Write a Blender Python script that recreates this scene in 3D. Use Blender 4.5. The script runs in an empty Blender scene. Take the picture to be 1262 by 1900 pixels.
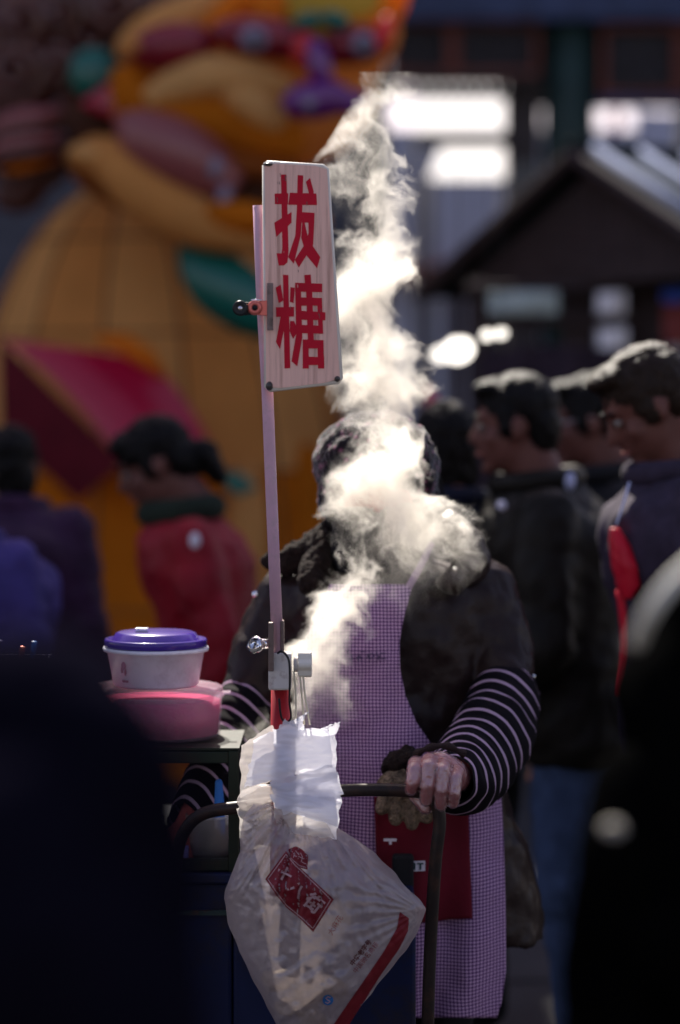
import bpy, bmesh, math, random
import numpy as np
from mathutils import Vector, Matrix, noise as mnoise

random.seed(4)
R = math.radians
S = bpy.context.scene
COL = S.collection

# ------------------------------------------------------------ camera, sky, sun, exposure
CAMZ, FPX, HZ, CX = 1.6, 4486.0, 750.0, 631.0
cd = bpy.data.cameras.new('camera'); cam = bpy.data.objects.new('camera', cd); COL.objects.link(cam)
cam.location = (0, 0, CAMZ); cam.rotation_euler = (math.pi/2, 0, 0)
cd.sensor_width = 36; cd.lens = 85; cd.shift_y = -200/1900
cd.clip_start = .05; cd.clip_end = 600
cd.dof.use_dof = True; cd.dof.focus_distance = 4.12; cd.dof.aperture_fstop = 1.4; cd.dof.aperture_blades = 0
S.camera = cam
SUN_EL, SUN_AZ = 46, -11         # elevation; azimuth to the left of the viewing axis
W = bpy.data.worlds.new('World'); S.world = W; W.use_nodes = True
wn = W.node_tree; bg = wn.nodes['Background']; sk = wn.nodes.new('ShaderNodeTexSky')
sk.sky_type = 'NISHITA'; sk.sun_disc = False; sk.sun_elevation = R(SUN_EL); sk.sun_rotation = R(SUN_AZ)
wt = wn.nodes.new('ShaderNodeMix'); wt.data_type = 'RGBA'; wt.blend_type = 'MULTIPLY'; wt.inputs[0].default_value = 1
wt.inputs[7].default_value = (1.32, 1.0, .98, 1)      # the warm white balance of the photograph
wn.links.new(sk.outputs[0], wt.inputs[6]); wn.links.new(wt.outputs[2], bg.inputs[0]); bg.inputs[1].default_value = .078
sl = bpy.data.lights.new('sun', 'SUN'); sl.energy = 5.0; sl.angle = R(.5); sl.color = (1, .93, .82)
so = bpy.data.objects.new('sun', sl); COL.objects.link(so)
sdir = Vector((math.sin(R(SUN_AZ))*math.cos(R(SUN_EL)), math.cos(R(SUN_AZ))*math.cos(R(SUN_EL)), math.sin(R(SUN_EL))))
so.rotation_euler = sdir.to_track_quat('Z', 'Y').to_euler()
S.view_settings.view_transform = 'Standard'; S.view_settings.look = 'None'
S.view_settings.gamma = 1; S.view_settings.use_curve_mapping = False
S.view_settings.exposure = 1.25
S.render.engine = 'CYCLES'
cy = S.cycles
cy.use_denoising = True; cy.max_bounces = 8; cy.diffuse_bounces = 3; cy.glossy_bounces = 3
cy.transmission_bounces = 6; cy.transparent_max_bounces = 24; cy.volume_bounces = 5
cy.sample_clamp_indirect = 4; cy.volume_step_rate = 1.5
cy.caustics_reflective = False; cy.caustics_refractive = False

def P(px, py, d):
    """a point at distance d that the photograph shows at (px, py)"""
    return Vector(((px-CX)/FPX*d, d, CAMZ-(py-HZ)/FPX*d))
def u(px, d): return px/FPX*d

# ------------------------------------------------------------ materials
def _n(nt, t, **k):
    n = nt.nodes.new(t)
    for a, b in k.items(): setattr(n, a, b)
    return n
def mat(name, col, rough=.7, metal=0, var=.18, vscale=9, bump=.0, bscale=30, sheen=0, coat=0, stretch=(1, 1, 1), spec=.22, dirt=None, dscale=4):
    m = bpy.data.materials.new(name); m.use_nodes = True; nt = m.node_tree; L = nt.links
    b = nt.nodes['Principled BSDF']
    b.inputs['Roughness'].default_value = rough; b.inputs['Metallic'].default_value = metal
    b.inputs['Sheen Weight'].default_value = sheen; b.inputs['Sheen Roughness'].default_value = .35
    b.inputs['Coat Weight'].default_value = coat; b.inputs['Specular IOR Level'].default_value = spec
    tc = _n(nt, 'ShaderNodeTexCoord'); mp = _n(nt, 'ShaderNodeMapping'); mp.inputs['Scale'].default_value = stretch
    L.new(tc.outputs['Object'], mp.inputs['Vector'])
    nz = _n(nt, 'ShaderNodeTexNoise'); nz.inputs['Scale'].default_value = vscale; nz.inputs['Detail'].default_value = 6
    L.new(mp.outputs[0], nz.inputs['Vector'])
    mx = _n(nt, 'ShaderNodeMix', data_type='RGBA')
    c = Vector(col[:3])
    mx.inputs[6].default_value = (*(c*(1-var)), 1); mx.inputs[7].default_value = (*(c*(1+var)), 1)
    rr = _n(nt, 'ShaderNodeMapRange'); rr.inputs[1].default_value = .3; rr.inputs[2].default_value = .7
    L.new(nz.outputs[0], rr.inputs[0]); L.new(rr.outputs[0], mx.inputs[0])
    out = mx.outputs[2]
    if dirt:
        n2 = _n(nt, 'ShaderNodeTexNoise'); n2.inputs['Scale'].default_value = dscale; n2.inputs['Detail'].default_value = 8
        n2.inputs['Roughness'].default_value = .7
        L.new(mp.outputs[0], n2.inputs['Vector'])
        r2 = _n(nt, 'ShaderNodeMapRange'); r2.inputs[1].default_value = .5; r2.inputs[2].default_value = .68
        L.new(n2.outputs[0], r2.inputs[0])
        m2 = _n(nt, 'ShaderNodeMix', data_type='RGBA'); m2.inputs[7].default_value = (*dirt, 1)
        L.new(out, m2.inputs[6]); L.new(r2.outputs[0], m2.inputs[0]); out = m2.outputs[2]
    L.new(out, b.inputs['Base Color'])
    if bump:
        nb = _n(nt, 'ShaderNodeTexNoise'); nb.inputs['Scale'].default_value = bscale; nb.inputs['Detail'].default_value = 5
        L.new(mp.outputs[0], nb.inputs['Vector'])
        bp = _n(nt, 'ShaderNodeBump'); bp.inputs['Strength'].default_value = bump; bp.inputs['Distance'].default_value = .01
        L.new(nb.outputs[0], bp.inputs['Height']); L.new(bp.outputs[0], b.inputs['Normal'])
    return m
def film(name, col, transp=.4, transl=.5, rough=.3, gloss=.12, var=.1, scale=30, bump=.3):
    """thin film or cloth that lets light through"""
    m = bpy.data.materials.new(name); m.use_nodes = True; nt = m.node_tree; L = nt.links; nt.nodes.clear()
    o = _n(nt, 'ShaderNodeOutputMaterial')
    tc = _n(nt, 'ShaderNodeTexCoord'); nz = _n(nt, 'ShaderNodeTexNoise'); nz.inputs['Scale'].default_value = scale; nz.inputs['Detail'].default_value = 5
    L.new(tc.outputs['Object'], nz.inputs['Vector'])
    mx = _n(nt, 'ShaderNodeMix', data_type='RGBA'); c = Vector(col[:3])
    mx.inputs[6].default_value = (*(c*(1-var)), 1); mx.inputs[7].default_value = (*(c*(1+var)), 1); L.new(nz.outputs[0], mx.inputs[0])
    bp = _n(nt, 'ShaderNodeBump'); bp.inputs['Strength'].default_value = bump; bp.inputs['Distance'].default_value = .006
    L.new(nz.outputs[0], bp.inputs['Height'])
    d = _n(nt, 'ShaderNodeBsdfDiffuse'); t = _n(nt, 'ShaderNodeBsdfTranslucent'); g = _n(nt, 'ShaderNodeBsdfGlossy'); tr = _n(nt, 'ShaderNodeBsdfTransparent')
    g.inputs['Roughness'].default_value = rough
    for q in (d, t): L.new(mx.outputs[2], q.inputs[0]); L.new(bp.outputs[0], q.inputs['Normal'])
    L.new(bp.outputs[0], g.inputs['Normal'])
    a = _n(nt, 'ShaderNodeMixShader'); a.inputs[0].default_value = transl; L.new(d.outputs[0], a.inputs[1]); L.new(t.outputs[0], a.inputs[2])
    b = _n(nt, 'ShaderNodeMixShader'); b.inputs[0].default_value = gloss; L.new(a.outputs[0], b.inputs[1]); L.new(g.outputs[0], b.inputs[2])
    e = _n(nt, 'ShaderNodeMixShader'); e.inputs[0].default_value = transp; L.new(b.outputs[0], e.inputs[1]); L.new(tr.outputs[0], e.inputs[2])
    L.new(e.outputs[0], o.inputs[0])
    return m
def gingham(name, c0, c1, c2, per):
    m = bpy.data.materials.new(name); m.use_nodes = True; nt = m.node_tree; L = nt.links
    b = nt.nodes['Principled BSDF']; b.inputs['Roughness'].default_value = .9; b.inputs['Specular IOR Level'].default_value = .1
    uv = _n(nt, 'ShaderNodeUVMap'); sp = _n(nt, 'ShaderNodeSeparateXYZ')
    nz = _n(nt, 'ShaderNodeTexNoise'); nz.inputs['Scale'].default_value = 6
    L.new(uv.outputs[0], nz.inputs['Vector'])
    ad = _n(nt, 'ShaderNodeMix', data_type='VECTOR'); ad.inputs[0].default_value = .012
    L.new(uv.outputs[0], ad.inputs[4]); L.new(nz.outputs['Color'], ad.inputs[5]); L.new(ad.outputs[1], sp.inputs[0])
    outs = []
    for i in (0, 1):
        d = _n(nt, 'ShaderNodeMath', operation='DIVIDE'); d.inputs[1].default_value = per; L.new(sp.outputs[i], d.inputs[0])
        f = _n(nt, 'ShaderNodeMath', operation='FRACT'); L.new(d.outputs[0], f.inputs[0])
        g = _n(nt, 'ShaderNodeMath', operation='LESS_THAN'); g.inputs[1].default_value = .5; L.new(f.outputs[0], g.inputs[0]); outs.append(g)
    su = _n(nt, 'ShaderNodeMath', operation='ADD'); L.new(outs[0].outputs[0], su.inputs[0]); L.new(outs[1].outputs[0], su.inputs[1])
    m1 = _n(nt, 'ShaderNodeMix', data_type='RGBA'); m1.inputs[6].default_value = (*c0, 1); m1.inputs[7].default_value = (*c1, 1); m1.clamp_factor = True
    L.new(su.outputs[0], m1.inputs[0])
    s2 = _n(nt, 'ShaderNodeMath', operation='SUBTRACT'); s2.inputs[1].default_value = 1; s2.use_clamp = True; L.new(su.outputs[0], s2.inputs[0])
    m2 = _n(nt, 'ShaderNodeMix', data_type='RGBA'); L.new(m1.outputs[2], m2.inputs[6]); m2.inputs[7].default_value = (*c2, 1); L.new(s2.outputs[0], m2.inputs[0])
    L.new(m2.outputs[2], b.inputs['Base Color'])
    return m
def stripes(name, dark, light, per, frac, axis=1, rough=.8):
    m = bpy.data.materials.new(name); m.use_nodes = True; nt = m.node_tree; L = nt.links
    b = nt.nodes['Principled BSDF']; b.inputs['Roughness'].default_value = rough; b.inputs['Specular IOR Level'].default_value = .06
    uv = _n(nt, 'ShaderNodeUVMap'); sp = _n(nt, 'ShaderNodeSeparateXYZ')
    tc = _n(nt, 'ShaderNodeTexCoord'); nz = _n(nt, 'ShaderNodeTexNoise'); nz.inputs['Scale'].default_value = 14; L.new(tc.outputs['Object'], nz.inputs['Vector'])
    L.new(uv.outputs[0], sp.inputs[0])
    k = _n(nt, 'ShaderNodeMath', operation='MULTIPLY_ADD'); k.inputs[1].default_value = .3*per; L.new(nz.outputs[0], k.inputs[0]); L.new(sp.outputs[axis], k.inputs[2])
    d = _n(nt, 'ShaderNodeMath', operation='DIVIDE'); d.inputs[1].default_value = per; L.new(k.outputs[0], d.inputs[0])
    f = _n(nt, 'ShaderNodeMath', operation='FRACT'); L.new(d.outputs[0], f.inputs[0])
    g = _n(nt, 'ShaderNodeMath', operation='LESS_THAN'); g.inputs[1].default_value = frac; L.new(f.outputs[0], g.inputs[0])
    m1 = _n(nt, 'ShaderNodeMix', data_type='RGBA'); m1.inputs[6].default_value = (*dark, 1); m1.inputs[7].default_value = (*light, 1)
    L.new(g.outputs[0], m1.inputs[0]); L.new(m1.outputs[2], b.inputs['Base Color'])
    return m

# ------------------------------------------------------------ mesh helpers
def eye_root(name, loc, label=None, cat=None, group=None, kind=None):
    o = bpy.data.objects.new(name, None); COL.objects.link(o); o.location = loc; o.empty_display_size = .1
    return tag(o, label, cat, group, kind)
def tag(o, label=None, cat=None, group=None, kind=None):
    if label: o['label'] = label
    if cat: o['category'] = cat
    if group: o['group'] = group
    if kind: o['kind'] = kind
    return o
def root_of(o):
    while o.parent: o = o.parent
    return o
def link(name, me, m, parent=None, smooth=True, label=None):
    """me holds world coordinates; the object keeps its vertices relative to its thing's base"""
    if isinstance(m, (list, tuple)):
        for q in m: me.materials.append(q)
    elif m and not me.materials: me.materials.append(m)
    if parent is None:
        n = len(me.vertices); co = np.empty(n*3); me.vertices.foreach_get('co', co); co = co.reshape(-1, 3)
        base = Vector(((co[:, 0].min()+co[:, 0].max())/2, (co[:, 1].min()+co[:, 1].max())/2, co[:, 2].min()))
    else: base = root_of(parent).location.copy()
    me.transform(Matrix.Translation(-base))
    if smooth: me.polygons.foreach_set('use_smooth', [True]*len(me.polygons))
    o = bpy.data.objects.new(name, me); COL.objects.link(o)
    if parent is None: o.location = base
    else: o.parent = parent
    if label: o['label'] = label
    return o
def mesh(vs, fs, uvs=None):
    me = bpy.data.meshes.new('mesh'); me.from_pydata([tuple(v) for v in vs], [], fs)
    if uvs is not None:
        l = me.uv_layers.new(name='UVMap')
        for p in me.polygons:
            for li in p.loop_indices: l.data[li].uv = uvs[me.loops[li].vertex_index]
    me.update(); return me
def frame(d):
    d = Vector(d).normalized(); a = Vector((0, 0, 1)) if abs(d.z) < .95 else Vector((0, 1, 0))
    x = d.cross(a).normalized(); return x, x.cross(d).normalized()
class G:
    """collects shapes for one mesh"""
    def __init__(s): s.v = []; s.f = []
    def add(s, vs, fs):
        k = len(s.v); s.v += [Vector(q) for q in vs]; s.f += [tuple(i+k for i in f) for f in fs]; return s
    def ell(s, c, r, rot=None, seg=20, rings=12):
        c = Vector(c); vs = []; fs = []
        for i in range(rings+1):
            t = math.pi*i/rings
            for j in range(seg):
                a = 2*math.pi*j/seg
                q = Vector((r[0]*math.sin(t)*math.cos(a), r[1]*math.sin(t)*math.sin(a), r[2]*math.cos(t)))
                if rot: q = rot @ q
                vs.append(c+q)
        for i in range(rings):
            for j in range(seg):
                k = (j+1) % seg; fs.append((i*seg+j, (i+1)*seg+j, (i+1)*seg+k, i*seg+k))
        return s.add(vs, fs)
    def cap(s, p0, r0, p1, r1, seg=18):
        p0, p1 = Vector(p0), Vector(p1); ax = (p1-p0)
        if ax.length < 1e-6: return s.ell(p0, (r0,)*3)
        d = ax.normalized(); x, y = frame(d); vs = []; rows = []
        for i in range(5): t = math.pi/2*(i/5-1); rows.append((p0+d*r0*math.sin(t), r0*math.cos(t)))
        rows.append((p0, r0)); rows.append((p1, r1))
        for i in range(1, 6): t = math.pi/2*i/5; rows.append((p1+d*r1*math.sin(t), max(r1*math.cos(t), 1e-5)))
        for c, r in rows:
            for j in range(seg):
                a = 2*math.pi*j/seg; vs.append(c+x*r*math.cos(a)+y*r*math.sin(a))
        fs = [(i*seg+j, i*seg+(j+1) % seg, (i+1)*seg+(j+1) % seg, (i+1)*seg+j) for i in range(len(rows)-1) for j in range(seg)]
        fs.append(tuple(range(seg))[::-1])
        return s.add(vs, fs)
    def chain(s, pts):
        for (a, ra), (b, rb) in zip(pts, pts[1:]): s.cap(a, ra, b, rb)
        return s
    def box(s, c, h, rot=None):
        vs = [Vector((x*h[0], y*h[1], z*h[2])) for x in (-1, 1) for y in (-1, 1) for z in (-1, 1)]
        if rot: vs = [rot @ v for v in vs]
        return s.add([Vector(c)+v for v in vs], [(0, 1, 3, 2), (4, 6, 7, 5), (0, 4, 5, 1), (2, 3, 7, 6), (0, 2, 6, 4), (1, 5, 7, 3)])
    def bx(s, x0, x1, y0, y1, z0, z1): return s.box(((x0+x1)/2, (y0+y1)/2, (z0+z1)/2), ((x1-x0)/2, (y1-y0)/2, (z1-z0)/2))
    def pbox(s, x0, y0, x1, y1, d0, d1):
        """a box whose front face (at distance d0) spans the photo rectangle"""
        a = P(x0, y0, d0); b = P(x1, y1, d0)
        return s.bx(min(a.x, b.x), max(a.x, b.x), d0, d1, min(a.z, b.z), max(a.z, b.z))
    def tube(s, pts, r, seg=10, caps=True):
        pts = [Vector(p) for p in pts]; n = len(pts); rr = r if isinstance(r, (list, tuple)) else [r]*n
        d0 = (pts[1]-pts[0]).normalized(); x, y = frame(d0); vs = []
        for i, p in enumerate(pts):
            d = (pts[min(i+1, n-1)]-pts[max(i-1, 0)]).normalized()
            x = (x-d*x.dot(d)).normalized(); y = d.cross(x)
            for j in range(seg):
                a = 2*math.pi*j/seg; vs.append(p+x*rr[i]*math.cos(a)+y*rr[i]*math.sin(a))
        fs = [(i*seg+j, i*seg+(j+1) % seg, (i+1)*seg+(j+1) % seg, (i+1)*seg+j) for i in range(n-1) for j in range(seg)]
        if caps: fs += [tuple(range(seg))[::-1], tuple(range((n-1)*seg, n*seg))]
        return s.add(vs, fs)
    def cyl(s, p0, p1, r0, r1=None, seg=24): return s.tube([p0, p1], [r0, r0 if r1 is None else r1], seg)
    def lathe(s, base, prof, seg=40, rot=None):
        """prof: (radius, height) pairs turned about z"""
        vs = []
        for r, z in prof:
            for j in range(seg):
                a = 2*math.pi*j/seg; q = Vector((r*math.cos(a), r*math.sin(a), z)); vs.append(Vector(base)+(rot @ q if rot else q))
        n = len(prof)
        fs = [(i*seg+j, i*seg+(j+1) % seg, (i+1)*seg+(j+1) % seg, (i+1)*seg+j) for i in range(n-1) for j in range(seg)]
        return s.add(vs, fs)
    def loft(s, rings, seg=28):
        """rings: (centre, rx, rdepth) stacked ellipses, closed at both ends"""
        vs = [Vector(c)+Vector((rx*math.cos(2*math.pi*j/seg), ry*math.sin(2*math.pi*j/seg), 0)) for c, rx, ry in rings for j in range(seg)]
        n = len(rings)
        fs = [(i*seg+j, (i+1)*seg+j, (i+1)*seg+(j+1) % seg, i*seg+(j+1) % seg) for i in range(n-1) for j in range(seg)]
        fs += [tuple(range(seg)), tuple(range((n-1)*seg, n*seg))[::-1]]
        return s.add(vs, fs)
    def prism(s, poly, depth, dirv=(0, 1, 0)):
        k = len(poly); d = Vector(dirv)*depth
        vs = [Vector(p) for p in poly]+[Vector(p)+d for p in poly]
        fs = [tuple(range(k)), tuple(range(k, 2*k))[::-1]]+[(i, k+i, k+(i+1) % k, (i+1) % k) for i in range(k)]
        return s.add(vs, fs)
    def build(s, name, m, parent=None, smooth=False, label=None, bevel=0):
        me = mesh(s.v, s.f)
        bm = bmesh.new(); bm.from_mesh(me); bmesh.ops.recalc_face_normals(bm, faces=bm.faces); bm.to_mesh(me); bm.free()
        o = link(name, me, m, parent, smooth, label)
        if bevel:
            b = o.modifiers.new('bevel', 'BEVEL'); b.width = bevel; b.segments = 2; b.limit_method = 'ANGLE'; b.angle_limit = .6
        return o
    def blob(s, name, m, parent=None, vox=.01, sm=6, wr=0, wscale=.08, label=None, sm_f=.5, wr2=0, w2=.02):
        """melt the shapes into one continuous surface"""
        me = mesh(s.v, s.f); t = bpy.data.objects.new('tmp', me); COL.objects.link(t)
        bm = bmesh.new(); bm.from_mesh(me); bmesh.ops.recalc_face_normals(bm, faces=bm.faces); bm.to_mesh(me); bm.free()
        r = t.modifiers.new('r', 'REMESH'); r.mode = 'VOXEL'; r.voxel_size = vox
        q = t.modifiers.new('s', 'SMOOTH'); q.factor = sm_f; q.iterations = sm
        for amp, sc in ((wr, wscale), (wr2, w2)):
            if amp:
                tx = bpy.data.textures.new('t', 'CLOUDS'); tx.noise_scale = sc; tx.noise_depth = 2
                dd = t.modifiers.new('d', 'DISPLACE'); dd.texture = tx; dd.strength = amp; dd.texture_coords = 'GLOBAL'; dd.mid_level = .5
        dg = bpy.context.evaluated_depsgraph_get(); dg.update()
        nm = bpy.data.meshes.new_from_object(t.evaluated_get(dg))
        bpy.data.objects.remove(t); bpy.data.meshes.remove(me)
        return link(name, nm, m, parent, True, label)
def curve_pts(ctrl, n=24):
    """Catmull-Rom through control points"""
    c = [Vector(p) for p in ctrl]; c = [c[0]*2-c[1]]+c+[c[-1]*2-c[-2]]; out = []
    k = len(c)-3
    for i in range(n+1):
        t = i/n*k; j = min(int(t), k-1); f = t-j; a, b, d, e = c[j:j+4]
        out.append(.5*((2*b)+(d-a)*f+(2*a-5*b+4*d-e)*f*f+(3*b-a-3*d+e)*f**3))
    return out
def grid(nu, nv, fn, uvfn=None):
    vs = [fn(i/(nu-1), j/(nv-1)) for j in range(nv) for i in range(nu)]
    fs = [(j*nu+i, j*nu+i+1, (j+1)*nu+i+1, (j+1)*nu+i) for j in range(nv-1) for i in range(nu-1)]
    uvs = [uvfn(v) for v in vs] if uvfn else [(v[0], v[2]) for v in vs]
    return mesh(vs, fs, uvs)
def lerp(tab, y):
    """piecewise linear table of (y, a, b ...)"""
    if y <= tab[0][0]: return tab[0][1:]
    for p, q in zip(tab, tab[1:]):
        if y <= q[0]:
            t = (y-p[0])/(q[0]-p[0]); return tuple(a+(b-a)*t for a, b in zip(p[1:], q[1:]))
    return tab[-1][1:]
def nz(x, y, z=0, s=1): return mnoise.noise(Vector((x*s, y*s, z*s)))
def inpoly(x, y, poly):
    c = False; n = len(poly)
    for i in range(n):
        x1, y1 = poly[i]; x2, y2 = poly[i-1]
        if (y1 > y) != (y2 > y) and x < (x2-x1)*(y-y1)/(y2-y1)+x1: c = not c
    return c

# ------------------------------------------------------------ colours
M = dict(
    skin=mat('skin', (.20, .085, .06), .5, var=.08, bump=.05, bscale=200),
    skin_dark=mat('tanned_skin', (.13, .052, .040), .5, var=.12),
    hair=mat('black_hair', (.0030, .0024, .0024), .36, spec=.12, var=.4, vscale=60, bump=.5, bscale=140, stretch=(4, 4, .6)),
    hair2=mat('dark_brown_hair', (.018, .010, .006), .40, spec=.15, var=.4, vscale=60, bump=.5, bscale=140, stretch=(4, 4, .6)),
    eye=mat('eye_white', (.20, .17, .15), .35, var=.02), iris=mat('iris', (.02, .012, .01), .2, var=.02),
    lip=mat('lips', (.32, .11, .09), .45, var=.05),
    down=mat('brown_black_padded_nylon', (.018, .010, .009), .40, var=.2, bump=.4, bscale=26, sheen=0, spec=.18),
    black=mat('black_cloth', (.012, .012, .014), .8, var=.3, bump=.3, bscale=40),
    knit=mat('charcoal_knit', (.02, .018, .022), .9, bump=.6, bscale=90),
    jeans=mat('blue_denim', (.055, .085, .16), .85, var=.25, vscale=20, bump=.3, bscale=60),
    shoe=mat('black_leather', (.02, .018, .016), .4),
)
M.update(
    paving=mat('grey_paving', (.03, .03, .034), .85, var=.25, vscale=3, bump=.3, bscale=40),
    timber=mat('dark_painted_timber', (.035, .028, .028), .6, var=.3, vscale=5, bump=.2, bscale=30),
    red_timber=mat('worn_red_timber', (.16, .045, .03), .6, var=.3, vscale=5),
    green_paint=mat('dark_green_lacquer', (.012, .034, .032), .45, var=.25, vscale=4),
    beam_blue=mat('blue_painted_beam', (.03, .045, .10), .55, var=.4, vscale=6),
    slate=mat('grey_brick', (.065, .068, .085), .85, var=.3, vscale=14, bump=.3, bscale=40),
    wall_blue=mat('pale_blue_grey_render', (.60, .64, .80), .9, var=.08, vscale=2),
    wall_red=mat('red_fascia', (.40, .10, .09), .7, var=.15),
    dark_glass=mat('dark_window_glass', (.03, .035, .045), .12, var=.1),
    canvas=film('white_canvas', (.70, .70, .72), 0, .55, gloss=.02),
    lantern=film('white_glint_film', (.86, .86, .84), 0, .9, gloss=.02),  # film for the white discs added as glints
    kiosk=mat('brown_black_boards', (.055, .042, .044), .85, spec=.1, var=.25, vscale=7, stretch=(1, 1, 6)),
    roof_blue=mat('blue_grey_roof_sheet', (.17, .20, .32), .85, var=.15, spec=.1),
    roof_green=mat('dark_green_roof_sheet', (.005, .012, .014), .9, var=.2, spec=.05),
    tarp=mat('dark_plum_tarpaulin', (.028, .018, .03), .8, var=.2),
    goods_grey=mat('grey_green_cloth', (.42, .50, .48), .8), goods_white=mat('white_card', (.85, .85, .9), .8, var=.05),
    goods_blue=mat('bright_blue_plastic', (.05, .12, .6), .5), goods_red=mat('brick_red_print', (.22, .05, .05), .7),
    goods_green=mat('green_print', (.06, .12, .07), .7),
)
# ------------------------------------------------------------ the setting
g = G(); g.bx(-60, 60, -20, 120, -.3, 0); ground = g.build('ground', M['paving']); ground['kind'] = 'structure'
# paving slabs where the ground could be seen between the people
pm = None
for i in range(16):
    for j in range(14):
        if pm is None:
            g = G(); g.box((0, 0, .012), (.292, .292, .012)); pm = mesh(g.v, g.f); pm.materials.append(M['paving'])
        o = bpy.data.objects.new('paving_slab', pm); COL.objects.link(o); o.parent = ground
        o.location = Vector((-4.2+i*.6, 6.3+j*.6, random.uniform(-.002, .002)))-ground.location

# --- timber gatehouse behind the crowd (distance 16 m)
D = 16.0
gate = eye_root('gatehouse', (P(1000, HZ, D).x, D, 0), 'dark timber gatehouse with green columns and lattice frieze behind the crowd', 'building')
def pb(name, x0, y0, x1, y1, d0, d1, m, parent, bevel=.01):
    g = G(); g.pbox(x0, y0, x1, y1, d0, d1); return g.build(name, m, parent, bevel=bevel)
wl = pb('wall', -700, -1200, 700, 1199, 16.4, 16.8, M['slate'], gate)
shade_wall_ = G().bx(-20, -1.72, 16.35, 22, 0, 12.6).build('added_shade_wall', M['slate'], gate)  # tall wall added out of view to shade the left bystanders and ground
wl2 = pb('wall', 1270, -600, 2600, 1199, 16.4, 16.8, M['slate'], gate)
# the upper storey closes everything above the opening
wl3 = pb('wall', 702, -1200, 2600, -604, 16.4, 16.8, M['slate'], gate)
for x0, x1 in ((688, 722), (1010, 1112), (1620, 1720)):
    a = P(x0, 0, D).x; b = P(x1, 0, D).x
    g = G(); g.cyl(((a+b)/2, D+.18, .25), ((a+b)/2, D+.18, 6.2), (b-a)/2, (b-a)/2*.96, 32); c = g.build('column', M['green_paint'], gate, True)
    g = G(); g.lathe(((a+b)/2, D+.18, 0), [((b-a)/2*1.5, 0), ((b-a)/2*1.5, .12), ((b-a)/2*1.15, .25), (0, .25)], 28); g.build('column_base', M['slate'], c, True)
pb('post', 938, -600, 1004, 1199, 16.1, 16.25, M['timber'], gate)
pb('beam', 660, -40, 1700, 36, 15.85, 16.15, M['beam_blue'], gate)
pb('beam', 660, -600, 1700, -330, 15.85, 16.15, M['timber'], gate)
pb('beam', 660, -300, 1700, -60, 15.95, 16.2, M['beam_blue'], gate)
pb('beam', 660, 140, 1008, 149, 15.9, 16.1, M['timber'], gate, .005)
# lattice frieze: panels of crossed laths in a red frame
def lattice(x0, y0, x1, y1, nx, ny, backing=None):
    pn = pb('lattice_frame', x0, y0, x1, y0+9, 15.95, 16.05, M['red_timber'], gate, .004)
    for a, b, c, d in ((x0, y1-8, x1, y1), (x0, y0+10, x0+8, y1-9), (x1-8, y0+10, x1, y1-9)): pb('rail', a, b, c, d, 15.95, 16.05, M['red_timber'], pn, .004)
    for i in range(1, nx):
        x = x0+(x1-x0)*i/nx; pb('lath', x-1.6, y0+10, x+1.6, y1-9, 15.98, 16.01, M['timber'], pn, 0)
    for j in range(1, ny):
        y = y0+(y1-y0)*j/ny; pb('lath', x0+9, y-1.6, x1-9, y+1.6, 16.012, 16.04, M['timber'], pn, 0)
    pb('backing_board', x0+2, y0+2, x1-2, y1-2, 16.06, 16.08, M['slate'] if backing is None else backing, pn, 0)
lattice(724, 38, 838, 138, 7, 5); lattice(842, 38, 1000, 138, 8, 5)
lattice(1116, 44, 1262, 176, 7, 6); lattice(1266, 44, 1420, 176, 8, 6)
pb('beam', 1112, 180, 1500, 196, 15.9, 16.1, M['beam_blue'], gate, .005)
pb('frieze_board', 722, 30, 2600, 139, 16.21, 16.3, M['timber'], gate, 0)
pb('frieze_board', 1004, 139, 2600, 198, 16.21, 16.3, M['timber'], gate, 0)
for i in range(13):      # row of pierced eave ends, bright where the light comes through
    pb('eave_block', 722+i*22, 150, 736+i*22, 166, 15.95, 16.05, M['timber'], gate, .003)
pb('beam', 700, 166, 940, 178, 15.9, 16.1, M['timber'], gate, .004)
pb('beam', 780, 243, 944, 268, 15.9, 16.1, M['timber'], gate, .004)
pb('signboard', 1135, 205, 1152, 245, 15.7, 15.75, M['wall_red'], gate, .004)
pb('window_panel', 940, 300, 1004, 520, 15.95, 16.0, M['dark_glass'], gate, .004)

# --- what is seen through the gate
far = eye_root('market_building', (P(850, HZ, 24).x, 24, 0), 'pale blue grey building with a red fascia seen through the gateway', 'building')
pb('wall', 300, 238, 3000, 488, 24, 25, M['wall_blue'], far)
pb('fascia', 300, 489, 1900, 515, 23.8, 25, M['wall_red'], far)
pb('wall', 300, 516, 1900, 1060, 24.1, 25, M['wall_blue'], far)
for i in range(7): f = pb('window', 900+i*120, 560, 970+i*120, 700, 23.95, 24.05, M['timber'], far); pb('pane', 905+i*120, 566, 965+i*120, 694, 23.92, 23.945, M['dark_glass'], f, 0)
def awning(x0, y0, x1, y1, d, sag, label, tilt=.9, skew=0, cm='canvas'):
    a, b = P(x0, y0, d), P(x1, y1, d)
    def f(s, t):
        x = a.x+(b.x-a.x)*s+skew*(1-t)*(1-s); return Vector((x, d+tilt*(1-t), a.z+(b.z-a.z)*t-sag*math.sin(math.pi*s)*(1-t)))
    r = eye_root('awning', (a.x, d, 0), label, 'awning')
    link('canvas', grid(14, 8, f), M[cm], r)
    g = G()
    for xx in (a.x, b.x): g.cyl((xx, d-.02, 0), (xx, d-.02, b.z), .03)
    g.build('pole', M['timber'], r, True)
awning(776, 146, 938, 246, 20.6, .02, 'upper white sunlit awning seen through the gateway', -.42)
awning(796, 268, 940, 332, 18.2, .03, 'lower white sunlit awning below the first in the gateway', -.28, .10)
awning(1180, 200, 1290, 262, 19.5, .02, 'small white awning at the right edge above the kiosk roof', .15, cm='wall_blue')
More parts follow.
